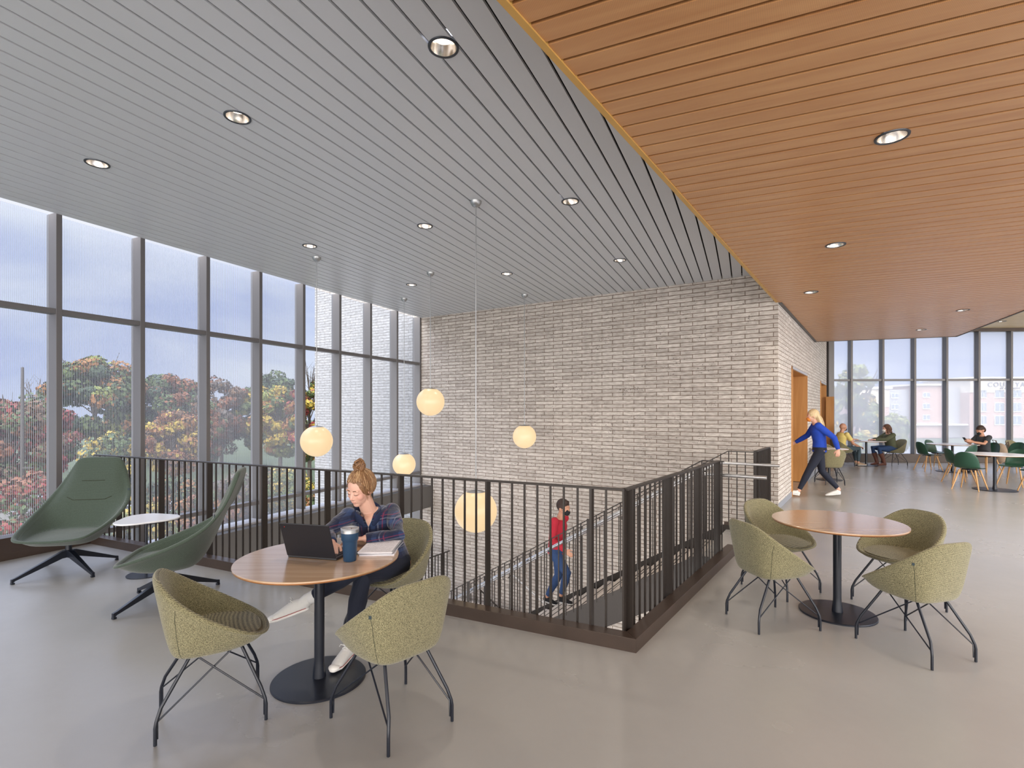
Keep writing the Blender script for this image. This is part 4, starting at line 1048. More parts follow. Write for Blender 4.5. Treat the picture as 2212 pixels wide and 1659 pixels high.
# hair
mb = MB(); mb.ball(HP(-.022, 0, .027), (.101, .086, .103), hr, 40, 26)
o = mb.build('hair', 'hair', t, smooth=True)
bunc = V(-.040, 0, .132); mb = MB(); mb2 = MB(); rnd = random.Random(3)
cc_ = V(-.022, 0, .027); rad3 = V(.104, .089, .106)
for k in range(150):
    a = 2 * pi * k / 150 + rnd.uniform(-.02, .02); fa = cos(a)
    low = R(60) if fa > .72 else (R(60) + (R(126) - R(60)) * min(1, (.72 - fa) / .62))
    low += rnd.uniform(-.08, .05); pts = []
    bd = (bunc - cc_).normalized(); ba = math.acos(bd.z)
    for q in range(7):
        th = low * (1 - q / 6.0) + .12 * (q / 6.0)
        d = V(sin(th) * cos(a), sin(th) * sin(a), cos(th)); tilt = (bd - V(0, 0, 1)) * (q / 6.0) ** 1.5; d = (d + tilt).normalized()
        rr = 1.0 + rnd.uniform(.0, .035) + .01 * sin(q * 2 + k)
        pts.append(HP(cc_.x + d.x * rad3.x * rr, cc_.y + d.y * rad3.y * rr, cc_.z + d.z * rad3.z * rr))
    (mb if k % 3 else mb2).tube(pts, rnd.uniform(.0028, .0046), 5)
mb.build('hair_strands', 'hair', o, smooth=True); mb2.build('blonde_strands', 'hair_hi', o, smooth=True)
mb = MB()
for k in range(16):
    ax = V(rnd.uniform(-1, 1), rnd.uniform(-1, 1), rnd.uniform(.2, 1.3)).normalized(); p0 = ax.orthogonal().normalized(); p1 = ax.cross(p0); rr = rnd.uniform(.020, .040); off = V(rnd.uniform(-.008, .008), rnd.uniform(-.008, .008), rnd.uniform(-.006, .010)); pts = []
    for q in range(13):
        a = 2 * pi * q / 12 * .95; v = bunc + V(0, 0, .024) + off + p0 * rr * cos(a) + p1 * rr * sin(a); pts.append(HP(v.x, v.y, v.z))
    mb.sweep(pts, .0075, side=(0, 0, 1), n=6, cap=False)
mb.ball(HP(bunc.x, bunc.y, bunc.z + .022), .030); mb.build('bun', 'hair', o, smooth=True)
mb = MB(); mb.lathe([(.024, -.004), (.028, 0), (.024, .004)], (0, 0, 0), 20); ob = mb.build('hair_band', 'hairband', o, smooth=True)
ob.matrix_local = Matrix.Translation(HP(bunc.x, bunc.y, bunc.z + .000)) @ hr.to_4x4()
mb = MB()
for k in range(14):      # loose wisps by the ears and brow
    q = 1 if k % 2 else -1; s0 = rnd.uniform(.0, .06)
    mb.tube([HP(.052 - s0, .074 * q, .045), HP(.056 - s0, .084 * q, .0), HP(.050 - s0 + rnd.uniform(-.01, .02), (.080 + rnd.uniform(-.01, .02)) * q, -.035 - rnd.uniform(0, .035))], .0012, 4)
mb.build('wisps', 'hair', o, smooth=True)
# face details
mb = MB()
for q in (-1, 1): mb.tube([HP(.0865, .016 * q, .000), HP(.0885, .030 * q, -.0045), HP(.079, .045 * q, .000)], .0014, 6)
mb.build('eyelashes', 'lash', t, smooth=True)
mb = MB()
for q in (-1, 1): mb.tube([HP(.0865, .014 * q, .0245), HP(.0875, .030 * q, .031), HP(.076, .049 * q, .024)], .0026, 6)
mb.build('eyebrows', 'brow', t, smooth=True)
mb = MB(); mb.ball(HP(.0865, 0, -.0570), (.0085, .0215, .0042), hr); mb.ball(HP(.0845, 0, -.0650), (.0085, .0180, .0052), hr); mb.build('lips', 'lips', t, smooth=True)
flushed = flush_skin([(HP(.060, .040, -.026), .046, (.62, .22, .18), .5), (HP(.060, -.040, -.026), .046, (.62, .22, .18), .5), (HP(.108, 0, -.028), .022, (.62, .25, .20), .5), (HP(.07, 0, -.03), .13, (.70, .42, .33), .25)])
for ch in t.children:
    if ch.name.startswith('body'): ch.data.materials.clear(); ch.data.materials.append(flushed)
# collar and zip
nb = J['neck']; cd = V(.33, -.944, 0).normalized(); cl_ = V(-cd.y, cd.x, 0)
for q in (-1, 1):
    mb = MB(); pts = []
    for k in range(9):
        a = R(180 - 20 * k); r1 = .078 + .012 * k / 8
        pts.append(nb + cd * (r1 * cos(a) * 1.0 + .0) + cl_ * q * r1 * 1.05 * sin(a) + V(0, 0, .020 - .012 * k - (.03 if k == 8 else 0)))
    mb.sweep(pts, [(.030, .010)] * 7 + [(.030, .009), (.012, .006)], side=(0, 0, 1), n=12); mb.build('collar', 'navycollar', t, smooth=True)
sw = [c for c in t.children if c.name.startswith('sweater')][0]; str_ = surface_of(sw); sbd = surface_of([c for c in t.children if c.name.startswith('body')][0])
def onshirt(y, z, off=.003):
    o_ = nb + cd * .17 + cl_ * y + V(0, 0, z); hit = str_.ray_cast(o_, -cd, .15)
    if hit[0] is None: hit = sbd.ray_cast(o_, -cd, .2); off = min(off, .0015)
    return (hit[0] if hit[0] is not None else nb + cd * .06 + cl_ * y + V(0, 0, z)) + cd * off
mb = MB(); rows = 12; cols_ = 9; vs = []; fs = []
for i in range(rows):
    z = -.022 - .098 * i / (rows - 1); hw = .042 * (1 - i / (rows - 1)) + .0012
    for k in range(cols_): vs.append(onshirt(hw * (-1 + 2 * k / (cols_ - 1)), z, .0025 if i else -.004))
for i in range(rows - 1):
    for k in range(cols_ - 1): fs.append((i * cols_ + k, i * cols_ + k + 1, (i + 1) * cols_ + k + 1, (i + 1) * cols_ + k))
o = mb.add(vs, fs).build('open_neck', flushed, t, smooth=True); so_ = o.modifiers.new('solid', 'SOLIDIFY'); so_.thickness = .003; so_.offset = 0
mb = MB()
for q in (-1, 1): mb.tube([onshirt(q * (.042 * (1 - i / 9) + .001), -.022 - .098 * i / 9, .004) for i in range(2, 10)], .0017, 6)
mb.tube([onshirt(0, -.12 - .02 * i, .004) for i in range(5)], .0018, 6); mb.box(onshirt(0, -.135, .007), (.006, .006, .018)); mb.build('zip', 'zipm', t, smooth=True)

# ---- others
sit = dict(pelvis=(0, 0, .53), waist=(.0, 0, .68), chest=(.02, 0, .86), neck=(.04, 0, 1.00), head=(.075, 0, 1.145), face=(1, 0, -.08), shL=(.03, .165, .945), shR=(.03, -.165, .945),
           elL=(.14, .21, .72), elR=(.14, -.21, .72), wrL=(.38, .15, .775), wrR=(.38, -.15, .775), hdL=(1, -.2, -.05), hdR=(1, .2, -.05), hnL=(0, 0, -1), hnR=(0, 0, -1),
           hipL=(.02, .09, .51), hipR=(.02, -.09, .51), knL=(.42, .12, .50), knR=(.42, -.12, .50), anL=(.40, .12, .10), anR=(.40, -.12, .10), toeL=(.60, .13, .012), toeR=(.60, -.13, .012), heelL=(.35, .12, .012), heelR=(.35, -.12, .012))
def mod(base, **k): d = dict(base); d.update(k); return d
# bald, yellow shirt
J1 = mod(sit, pelvis=(-.02, 0, .52), waist=(-.05, 0, .68), chest=(-.04, 0, .87), neck=(-.01, 0, 1.02), head=(.035, 0, 1.16), wrR=(.50, -.05, .58), elR=(.22, -.20, .66), hdR=(1, 0, -.3), elL=(.22, .22, .80), wrL=(.50, .16, .785), hdL=(1, 0, 0), anL=(.52, .12, .10), anR=(.42, -.12, .10), toeL=(.74, .13, .012), heelL=(.48, .12, .012), toeR=(.66, -.13, .012), heelR=(.40, -.12, .012), knL=(.46, .12, .52), knR=(.44, -.12, .52))
t, Jx, HPx, hrx, fr = person('bald seated person in a yellow shirt and black mask at the far windows', (9.99, 15.55, 0), R(3), J1, top='yellow', bottom='jeans_grey', skin='skin2', sleeve='short', mask='maskb', shoes=('canvas', 'khaki_shoe'), build=1.08)
# olive cardigan
J2 = mod(sit, chest=(.06, 0, .85), neck=(.10, 0, .985), head=(.145, 0, 1.125), waist=(.02, 0, .68), shL=(.06, .165, .925), shR=(.06, -.165, .925), elL=(.28, .20, .80), elR=(.26, -.20, .79), wrL=(.52, .08, .79), wrR=(.52, -.06, .79), knL=(.44, .11, .52), knR=(.48, -.11, .53), anL=(.26, .10, .12), anR=(.34, -.10, .11), toeL=(.46, .10, .012), heelL=(.22, .10, .012), toeR=(.54, -.10, .012), heelR=(.30, -.10, .012))
t, Jx, HPx, hrx, fr = person('seated person with brown curly hair, olive cardigan and white mask', (11.47, 15.55, 0), R(178), J2, top='olive', bottom='denim', mask='maskw', shoes=('boot', 'boot'), build=1.12)
mb = MB(); mb.ball(HPx(-.025, 0, .030), (.108, .098, .108), hrx)
for k in range(26):
    a = rnd.uniform(60, 300); mb.ball(HPx(-.035 + .085 * cos(R(a)) * -1 * (-1), .088 * sin(R(a)), rnd.uniform(-.13, .04)), rnd.uniform(.028, .042))
o = mb.build('hair', 'browncurl', t, smooth=True); bake(o, .010, 1)
for q in 'LR':
    mb = MB(); k_, a_ = Jx['kn' + q], Jx['an' + q]; mb.sweep([k_.lerp(a_, .35), k_.lerp(a_, .7), a_ - V(0, 0, .06)], [.070, .056, .048], n=16, capr=.2); mb.build('boot_shaft', 'boot', t, smooth=True)
mb = MB(); mb.box((.42, 0, .80), (.01, .01, .01)); 
# phone user
J3 = mod(sit, chest=(.03, 0, .85), neck=(.06, 0, 1.00), head=(.105, 0, 1.13), face=(1, 0, -.42), hup=(.35, 0, 1), elL=(.20, .20, .78), elR=(.20, -.20, .78), wrL=(.43, .07, .83), wrR=(.44, -.06, .83), hdL=(.9, -.3, .35), hdR=(.9, .3, .35), hnL=(.2, -1, .3), hnR=(.2, 1, .3))
t, Jx, HPx, hrx, fr = person('seated person in charcoal T-shirt and black mask looking down at a phone', (12.72, 13.85, 0), R(184), J3, top='charcoal', bottom='shorts', skin='skin2', sleeve='short', mask='maskb', pants='short', shoes=('maskb', 'maskb'))
mb = MB(); mb.ball(HPx(-.020, 0, .045), (.103, .084, .094), hrx); mb.sweep([HPx(-.10, 0, .03), HPx(-.105, 0, -.03), HPx(-.085, 0, -.07)], [(.06, .03), (.06, .025), (.045, .02)], side=fr[1], n=14); o = mb.build('hair', 'darkhair', t, smooth=True); bake(o, .010, 2)
pv = Matrix.Rotation(R(184), 3, 'Z') @ V(.545, 0, .885) + V(12.72, 13.85, 0)
t = thing('mobile_phone', 'black mobile phone held up by the person in the charcoal T-shirt', 'phone', pv, R(184))
mb = MB(); rot = Matrix.Rotation(R(-55), 3, 'Y'); mb.box((0, 0, 0), (.145, .072, .009), rot); mb.build('case', 'blackm', t, bevel=.002)
mb = MB(); mb.box(rot @ V(0, 0, .0052), (.13, .064, .001), rot); mb.build('screen', 'screen', t)
# walking person in blue, facing left in the photo
walk = dict(pelvis=(0, 0, .93), waist=(.0, 0, 1.08), chest=(.03, 0, 1.28), neck=(.07, 0, 1.42), head=(.12, .0, 1.555), face=(1, .05, -.12), shL=(.05, .165, 1.37), shR=(.05, -.165, 1.37),
            elL=(.17, .24, 1.17), elR=(-.16, -.22, 1.14), wrL=(.40, .26, 1.10), wrR=(-.20, -.24, .92), hdL=(1, 0, -.2), hdR=(.1, 0, -1), hnL=(0, -1, -.3), hnR=(0, 1, 0),
            hipL=(.0, .085, .90), hipR=(.0, -.085, .90), knL=(-.10, .10, .50), knR=(.22, -.09, .50), anL=(-.36, .10, .15), anR=(.37, -.09, .12), toeL=(-.16, .10, .015), heelL=(-.39, .10, .07), toeR=(.62, -.09, .07), heelR=(.36, -.09, .03))
J4 = mod(walk, knL=(.20, .10, .50), anL=(.37, .10, .115), toeL=(.62, .10, .055), heelL=(.36, .10, .02), knR=(-.06, -.09, .49), anR=(-.34, -.09, .15), toeR=(-.12, -.10, .012), heelR=(-.37, -.09, .055), upR=(.2, 0, 1))
J4['elL'], J4['elR'] = (-.20, .21, 1.15), (.16, -.25, 1.17); J4['wrL'], J4['wrR'] = (-.26, .24, .93), (.37, -.30, 1.02); J4['hdL'], J4['hdR'] = (.1, 0, -1), (1, 0, -.5); J4['hnL'], J4['hnR'] = (0, -1, 0), (0, 1, -.3)
t, Jx, HPx, hrx, fr = person('walking person with long blonde hair and royal blue sweatshirt passing the oak portal', (5.90, 9.86, 0), R(160), J4, top='blue', bottom='navy', build=1.0, mask='masko', voxel=.008)
mb = MB(); mb.ball(HPx(-.024, 0, .030), (.104, .090, .106), hrx)
mb.sweep([HPx(-.05, 0, .06), HPx(-.085, 0, -.02), HPx(-.105, 0, -.12), HPx(-.12, .01, -.22), HPx(-.13, .01, -.30)], [(.080, .06), (.088, .05), (.095, .045), (.09, .04), (.055, .025)], side=fr[1], n=20)
o = mb.build('hair', 'blonde', t, smooth=True); bake(o, .008, 3)
mb = MB()
for k in range(40):
    b_ = rnd.uniform(-.095, .095); a_ = rnd.uniform(-.03, .0)
    mb.tube([HPx(-.06 + a_, b_ * .8, .05), HPx(-.115 + a_, b_, -.06), HPx(-.135 + a_, b_ * 1.05, -.17), HPx(-.145 + a_, b_ * .9, -.30 - rnd.uniform(0, .04))], rnd.uniform(.003, .006), 5)
mb.build('hair_strands', 'blonde', o, smooth=True)
# person on the stairs
sp_ = O + U * 2.50 + BN * .80; zs = pz(2.50)
k_n = int((2.50 - S0) / RUN); z_a = -RISE * (k_n + 1); z_b = -RISE * (k_n)
J5 = mod(walk, pelvis=(0, 0, .93), waist=(.01, 0, 1.08), hup=(0, 0, 1), face=(1, -.25, -.05), anL=(-.22, .10, .13), knL=(-.02, .10, .50), toeL=(-.04, .10, .03), heelL=(-.27, .10, .055), knR=(.22, -.09, .62), anR=(.12, -.09, .28), toeR=(.32, -.09, .172), heelR=(.08, -.09, .172),
         elL=(-.15, .23, 1.13), elR=(.05, -.24, 1.12), wrL=(-.06, .24, .93), wrR=(.27, -.26, 1.00), hdL=(.4, 0, -1), hdR=(.9, 0, -.5), hnL=(0, -1, 0), hnR=(0, 1, 0))
t, Jx, HPx, hrx, fr = person('dark-haired person in a red sweater and black mask climbing the staircase', (sp_.x, sp_.y, z_a - .0), ang(-U), J5, top='red', bottom='denim', skin='skin2', mask='maskb', shoes=('canvas', 'maskb'))
mb = MB(); mb.ball(HPx(-.022, 0, .038), (.105, .088, .102), hrx); mb.ball(HPx(.03, 0, .085), (.06, .06, .04), hrx); o = mb.build('hair', 'darkhair', t, smooth=True); bake(o, .010, 2)

# ------------------------------------------------------------------ things on the laptop table
TH = .7525
t = thing('laptop', 'open black laptop, lid back towards us, on the round oak table', 'laptop', (-1.2165, 3.116, TH), math.atan2(-.079, .326))
mb = MB(); mb.box((0, .118, .008), (.334, .228, .014)); mb.build('base', 'laptop', t, bevel=.003)
mb = MB(); mb.box((0, .095, .0155), (.29, .11, .002)); 
k = mb.build('keyboard', 'keys', t)
mb = MB()
for r_ in range(5):
    for c_ in range(13): mb.box((-.135 + c_ * .0225, .055 + r_ * .020, .0172), (.018, .016, .002))
tag(mb.build('keys', 'laptop', k), kind='stuff')
mb = MB(); mb.box((0, .195, .0155), (.10, .05, .001)); mb.build('touchpad', 'keys', t)
ta = R(19); lx = Matrix.Rotation(ta, 3, 'X')
mb = MB(); mb.box(V(0, 0, .014) + lx @ V(0, 0, .113), (.334, .007, .226), lx); s_ = mb.build('lid', 'laptop', t, bevel=.003)
mb = MB(); mb.box(V(0, 0, .014) + lx @ V(0, .0042, .115), (.31, .001, .19), lx); mb.build('screen', 'screen', s_)
mb = MB(); mb.box(V(0, 0, .014) + lx @ V(-.135, -.0042, .203), (.004, .001, .004), lx); mb.build('red_dot', 'reddot', s_)
t = thing('tumbler', 'navy insulated tumbler with steel rim, right of the laptop', 'tumbler', (-.9735, 3.085, TH), 0)
MB().lathe([(.001, 0), (.035, 0), (.0378, .004), (.0435, .118), (.045, .121), (.0500, .128), (.0515, .170)], (0, 0, 0), 48, close=False).build('cup', 'tumbler', t, smooth=True, angle=60)
MB().lathe([(.0517, .170), (.0525, .188), (.0505, .1895), (.0490, .186), (.0488, .170)], (0, 0, 0), 48, close=False).build('rim', 'chrome', t, smooth=True)
MB().lathe([(.0488, .182), (.0500, .1885), (.0535, .1920), (.0535, .1965), (.047, .1985), (.046, .192), (.012, .191)], (0, 0, 0), 48).build('lid', 'lid', t, smooth=True)
mb = MB(); mb.box((0, -.018, .1955), (.03, .022, .008)); mb.build('slider', 'lid', t, bevel=.002)
for i, (dz, rz_, lab) in enumerate(((0, 4, 'lowest spiral notebook of the stack beside the tumbler'), (.0085, -2, 'middle spiral notebook of the stack beside the tumbler'))):
    t = thing('notebook', lab, 'notebook', (-.850 + .004 * i, 3.335, TH + dz), R(rz_))
    mb = MB(); mb.box((0, 0, .0039), (.212, .295, .0058)); mb.build('pages', 'paper', t); mb = MB(); mb.box((0, 0, .0005), (.216, .30, .001)); mb.box((0, 0, .0074), (.216, .30, .001)); mb.build('cover', 'cover' if i else 'paper', t)
t = thing('notebook', 'open notebook with pencil writing on top of the notebook stack', 'notebook', (-.852, 3.33, TH + .017), R(1))
mb = MB(); mb.box((0, 0, .003), (.215, .30, .006)); pg = mb.build('pages', 'paper', t, bevel=.001)
mb = MB(); rr = random.Random(5)
for i in range(20):
    x = -.09; y = .130 - i * .0135
    while x < .08:
        w_ = rr.uniform(.006, .02)
        if rr.random() < .75: mb.box((x + w_ / 2, y + rr.uniform(-.001, .001), .0062), (w_, .0016, .0004))
        x += w_ + .005
tag(mb.build('writing', 'ink', pg), kind='stuff')
mb = MB()
for i in range(28): mb.box((.1045, -.14 + i * .0104, .0035), (.007, .003, .010))
tag(mb.build('spiral', 'nickel', t), kind='stuff')
t = thing('mobile_phone', 'green-cased phone lying on the oak table behind the tumbler', 'phone', (-1.040, 3.245, TH), R(-12))
mb = MB(); mb.box((0, 0, .005), (.150, .075, .010)); mb.build('case', 'phone', t, bevel=.003)
mb = MB(); mb.box((.052, .012, .0112), (.032, .032, .002)); mb.build('camera_bump', 'blackm', t, bevel=.001)
t = thing('mobile_phone', 'phone lying on the far table in front of the person in yellow', 'phone', (10.52, 15.62, TH), R(10))
mb = MB(); mb.box((0, 0, .005), (.150, .075, .009)); mb.build('case', 'blackm', t, bevel=.002)

# ------------------------------------------------------------------ outside
GZ = -5.2
def grid_ground():
    mb = MB(); vs = []; fs = []; xs = [-170 + 10 * i for i in range(45)]; ys = [4 + 8 * j for j in range(26)]
    for y in ys:
        for x in xs:
            z = GZ + (max(0, y - 45) * .022 if x < 10 else 0) * min(1, (10 - x) / 30 if x < 10 else 0) + .35 * sin(x * .13) * cos(y * .11)
            vs.append((x, y, min(z, -1.0)))
    n = len(xs)
    for j in range(len(ys) - 1):
        for i in range(n - 1): fs.append((j * n + i, j * n + i + 1, (j + 1) * n + i + 1, (j + 1) * n + i))
    return mb.add(vs, fs).build('ground', 'grass', smooth=True)
o = grid_ground(); tag(o, kind='structure')
mb = MB(); mb.box((-28, 34, GZ + .30), (60, 5.5, .5), rz=R(-12)); tag(mb.build('path', 'asphalt'), 'pale paved path crossing the lawn outside the left windows', 'path', kind='structure')
mb = MB(); mb.box((60, 62, GZ + .25), (90, 60, .5)); tag(mb.build('parking_lot', 'asphalt'), 'pale parking lot outside the far windows', 'parking lot', kind='structure')
# outside wing of the same building
t = MB(); t.box((-2.24, 3, 1.5), (3.90, 6, 14.5)); o = t.build('wall_exterior', 'brick_out', loc=BC, rz=ang(BD)); tag(o, kind='structure')

def tree(label, x, y, z0, h, rx, rz_, cols, n=5200, seed=1, group=None, leafsize=.22, name='tree', trunk_r=.22, bare=False, lo=.04):
    rn = random.Random(seed); t = thing(name, label, 'tree' if name == 'tree' else 'shrub', (x, y, z0), 0, group)
    if n:
        mb = MB(); cl = []
        for i in range(64):
            th = rn.uniform(0, 2 * pi); u = rn.uniform(-1, 1); r = rn.uniform(.35, .80) ** .6
            cl.append((V(rx * r * sqrt(1 - u * u) * cos(th), rx * r * sqrt(1 - u * u) * sin(th), h * (lo + (1 - lo) / 2) + h * (1 - lo) / 2 * .86 * r * u), rn.uniform(.19, .33) * rx, rn.randrange(len(cols))))
        vs = []; fs = []; ms = []
        n = int(n * 2.1); leafsize *= .72
        for i in range(n):
            c, cr, ci = cl[rn.randrange(len(cl))]
            d = V(rn.gauss(0, 1), rn.gauss(0, 1), rn.gauss(0, 1)).normalized(); p = c + V(d.x, d.y, d.z * .8) * cr * rn.uniform(.75, 1.05)
            a = V(rn.gauss(0, 1), rn.gauss(0, 1), rn.gauss(0, .6)).normalized(); b = a.cross(d if abs(a.dot(d)) < .95 else V(0, 0, 1)).normalized(); s = leafsize * rn.uniform(.6, 1.3)
            k = len(vs); vs += [p - a * s - b * s * .5, p + a * s * .3 - b * s * .8, p + a * s + b * s * .4, p - a * s * .2 + b * s * .9]; fs.append((k, k + 1, k + 2, k + 3)); ms.append(ci if rn.random() < .75 else rn.randrange(len(cols)))
        mb.add(vs, fs); mb.m = ms; mb.build('crown', [LEAF[c] for c in cols], t)
    if trunk_r:
        mb = MB(); top = V(rn.uniform(-.3, .3), 0, h * .55); mb.sweep([V(0, 0, -.3), V(.05, 0, h * .25), top], [trunk_r, trunk_r * .8, trunk_r * .45], n=8, cap=False)
        for i in range(9 if not bare else 26):
            z = h * rn.uniform(.25, .6); a = rn.uniform(0, 2 * pi); ln = rx * rn.uniform(.5, .95)
            p0 = V(.05, 0, z); p1 = p0 + V(cos(a) * ln * .5, sin(a) * ln * .5, h * rn.uniform(.10, .2)); p2 = p1 + V(cos(a) * ln * .4, sin(a) * ln * .4, h * rn.uniform(.10, .22))
            mb.sweep([p0, p1, p2], [trunk_r * .35, trunk_r * .22, trunk_r * .08], n=5, cap=False)
            if bare:
                for j in range(3): mb.sweep([p1.lerp(p2, j / 3), p1.lerp(p2, j / 3) + V(rn.uniform(-.8, .8), rn.uniform(-.8, .8), rn.uniform(.6, 1.6))], [trunk_r * .1, trunk_r * .03], n=4, cap=False)
        mb.build('trunk', 'trunk', t, smooth=True)
    return t
def tree_px(label, px, ptop, d, w_px, cols, seed, pbot=None, **k):
    """a tree at distance d whose crown top the photo shows at (px, ptop) and whose width is w_px"""
    x = (px - CX) / FPX * d; zt = EYE - (ptop - HY) * d / FPX; z0 = GZ + .2 + (0 if d < 45 else min(3.4, (d - 45) * .022))
    return tree(label, x, d, z0, zt - z0, w_px / 2 * d / FPX, 0, cols, seed=seed, **k)
TG = 'autumn trees outside the left windows'
tree_px('red maple at the left edge outside the leftmost pane', 20, 815, 34, 190, ['red', 'rust', 'green', 'brown'], 11, leafsize=.17, n=6500, group=TG)
tree_px('red and green tree just left of the first mullion', 100, 835, 44, 120, ['red', 'green', 'rust'], 12, leafsize=.2, n=4500, group=TG)
tree_px('tall round green tree tinged orange, second pane', 205, 748, 56, 175, ['green', 'orange', 'dkgreen', 'green', 'lime'], 13, leafsize=.26, n=8000, group=TG)
tree_px('small orange tree seen through the third pane, before the green one', 372, 868, 44, 120, ['orange', 'rust', 'yellow', 'brown'], 14, leafsize=.2, n=4200, group=TG)
tree_px('broad green tree behind the small orange one', 365, 786, 62, 150, ['green', 'dkgreen', 'rust', 'green'], 15, leafsize=.27, n=7000, group=TG)
tree_px('grey-brown half bare tree, fourth pane', 478, 792, 58, 120, ['grey', 'brown', 'rust', 'grey'], 16, leafsize=.2, n=5000, group=TG)
tree_px('yellow tree left of the fifth mullion', 550, 812, 60, 90, ['yellow', 'lime', 'green'], 17, leafsize=.25, n=4500, group=TG)
tree_px('dark green tree standing behind the yellow ones', 605, 776, 78, 110, ['dkgreen', 'green', 'dkgreen'], 18, leafsize=.3, n=4500, group=TG)
tree_px('yellow-green tree in the fifth pane', 605, 806, 54, 110, ['yellow', 'lime', 'green', 'orange'], 19, leafsize=.24, n=7000, group=TG)
tree_px('red-orange tree by the outside brick wing', 668, 795, 50, 95, ['orange', 'red', 'yellow', 'green'], 20, leafsize=.22, n=5500, group=TG)
tree_px('bare tree rising behind the outside brick wing', 668, 755, 84, 70, ['grey'], 21, n=0, bare=True, trunk_r=.3, group=TG)
tree_px('bare tree on the skyline beside the red trees', 75, 808, 80, 60, ['grey'], 22, n=0, bare=True, trunk_r=.3, group=TG)
tree_px('green tree filling the gap between the second and third panes', 285, 850, 66, 110, ['green', 'orange', 'lime'], 23, leafsize=.27, n=4500, group=TG)
tree_px('russet tree low behind the fourth mullion', 445, 850, 52, 90, ['rust', 'brown', 'green'], 24, leafsize=.22, n=4000, group=TG)
SG = 'shrubs below the left windows'
for i, (px, pt, d, w_, cols, lab) in enumerate((
    (60, 1000, 20, 220, ['red', 'green', 'rust'], 'red shrub below the leftmost window pane'), (235, 880, 26, 130, ['yellow', 'dkgreen', 'green'], 'yellow-leaved bush in the second pane'),
    (150, 1035, 24, 150, ['green', 'red', 'lime'], 'green and red shrub behind the facing lounge chair'), (300, 1060, 20, 150, ['yellow', 'green', 'lime'], 'yellow-green shrub behind the side table'),
    (380, 1010, 26, 150, ['green', 'dkgreen', 'orange'], 'dark green shrub behind the railing, third pane'), (445, 1050, 24, 130, ['orange', 'rust', 'green'], 'orange shrub behind the railing right of the side table'),
    (530, 1000, 30, 140, ['grey', 'brown', 'green'], 'brown shrub behind the railing, fourth pane'), (610, 1000, 30, 150, ['yellow', 'green', 'lime'], 'yellow-green shrub behind the railing, fifth pane'),
    (690, 1010, 22, 90, ['orange', 'green'], 'orange shrub at the foot of the outside brick wing'))):
    x = (px - CX) / FPX * d; zt = EYE - (pt - HY) * d / FPX
    tree(lab, x, d, GZ + .1, zt - GZ - .1, w_ / 2 * d / FPX, 0, cols, n=3200, seed=40 + i, leafsize=.11, name='shrub', trunk_r=.05, group=SG, lo=.02)
tree_px('large pale yellow-green tree outside the far windows at the brick wall', 1835, 735, 30, 120, ['lime', 'yellow', 'green', 'lime'], 31, leafsize=.15, n=6500)
tree_px('low yellow-green tree beneath the far windows between the seated pair', 1870, 905, 26, 110, ['lime', 'yellow'], 32, leafsize=.13, n=4000)
tree_px('small rounded green tree before the grey hotel bay', 1930, 880, 60, 60, ['green', 'lime'], 33, leafsize=.25, n=2500)
# lamp post outside left
t = thing('light_pole', 'tall dark light pole outside the leftmost pane', 'pole', (-(1106 - 49) / FPX * 24, 24, GZ)); mb = MB(); mb.sweep([V(0, 0, 0), V(0, 0, GZ * -1 + EYE + 93 * 24 / FPX)], [.09, .06], n=10); mb.build('post', 'bronze', t, smooth=True)
mb = MB(); mb.box((.25, 0, 4.2), (.5, .12, .06)); mb.build('arm', 'bronze', t)
# hotel
D = 130.0
hx = lambda px: (px - CX) / FPX * D
hz = lambda py: EYE - (py - HY) * D / FPX
bh = thing('hotel_building', 'four-storey pink and beige hotel with COURTYARD letters outside the far windows', 'building', (hx(1880), D, GZ))
def fac(nm, p0, p1, ptop, pbot, m_, dy=0, dep=14):
    mb = MB(); x0, x1, z1, z0 = hx(p0) - hx(1880), hx(p1) - hx(1880), hz(ptop) - GZ, (hz(pbot) - GZ if pbot else 0)
    mb.box(((x0 + x1) / 2, dy + dep / 2, (z0 + z1) / 2), (x1 - x0, dep, z1 - z0)); return mb.build(nm, m_, bh)
fac('wing_wall', 1855, 1927, 879, None, 'pink', 1.0); fac('wing_upper_wall', 1855, 1927, 840, 879, 'beigef', .9)
fac('bay_wall', 1927, 1978, 841, None, 'greyf', 2.2); fac('middle_wall', 1978, 2046, 833, None, 'pink', .5); fac('recess_wall', 2046, 2090, 836, None, 'greyf', 2.2)
fac('tower_wall', 2090, 2330, 848, None, 'pink', -.6); fac('tower_band', 2090, 2330, 818, 848, 'beigef', -.8, 15); fac('cornice', 2082, 2338, 815, 818, 'soffit', -1.6, 16)
fac('cornice', 1972, 2048, 829, 833, 'beigef', -.2, 15); fac('cornice', 1850, 1930, 836, 840, 'soffit', .3, 15); fac('ground_floor_band', 1975, 2092, 916, 919, 'soffit', -.2, 3)
def hwin(p0, p1, q0, q1, dy):
    x0, x1, z1, z0 = hx(p0) - hx(1880), hx(p1) - hx(1880), hz(q0) - GZ, hz(q1) - GZ
    mb = MB(); mb.box(((x0 + x1) / 2, dy - .05, (z0 + z1) / 2), (x1 - x0, .3, z1 - z0)); w_ = mb.build('window', 'wframe', bh)
    mb = MB()
    for s in (0, 1):
        a = x0 + .1 + s * (x1 - x0) / 2; b_ = a + (x1 - x0) / 2 - .15; mb.box(((a + b_) / 2, dy - .22, (z0 + z1) / 2 + .08), (b_ - a, .06, z1 - z0 - .3))
    mb.build('pane', 'wglass', w_)
for q0, q1 in ((848, 859), (872, 884), (896, 908)):
    hwin(1996, 2011, q0, q1, .5); hwin(1938, 1953, q0 + 1, q1 + 1, 2.2); hwin(2048, 2062, q0, q1, 2.2); hwin(1872, 1884, q0 + 2, q1 + 2, 1.0)
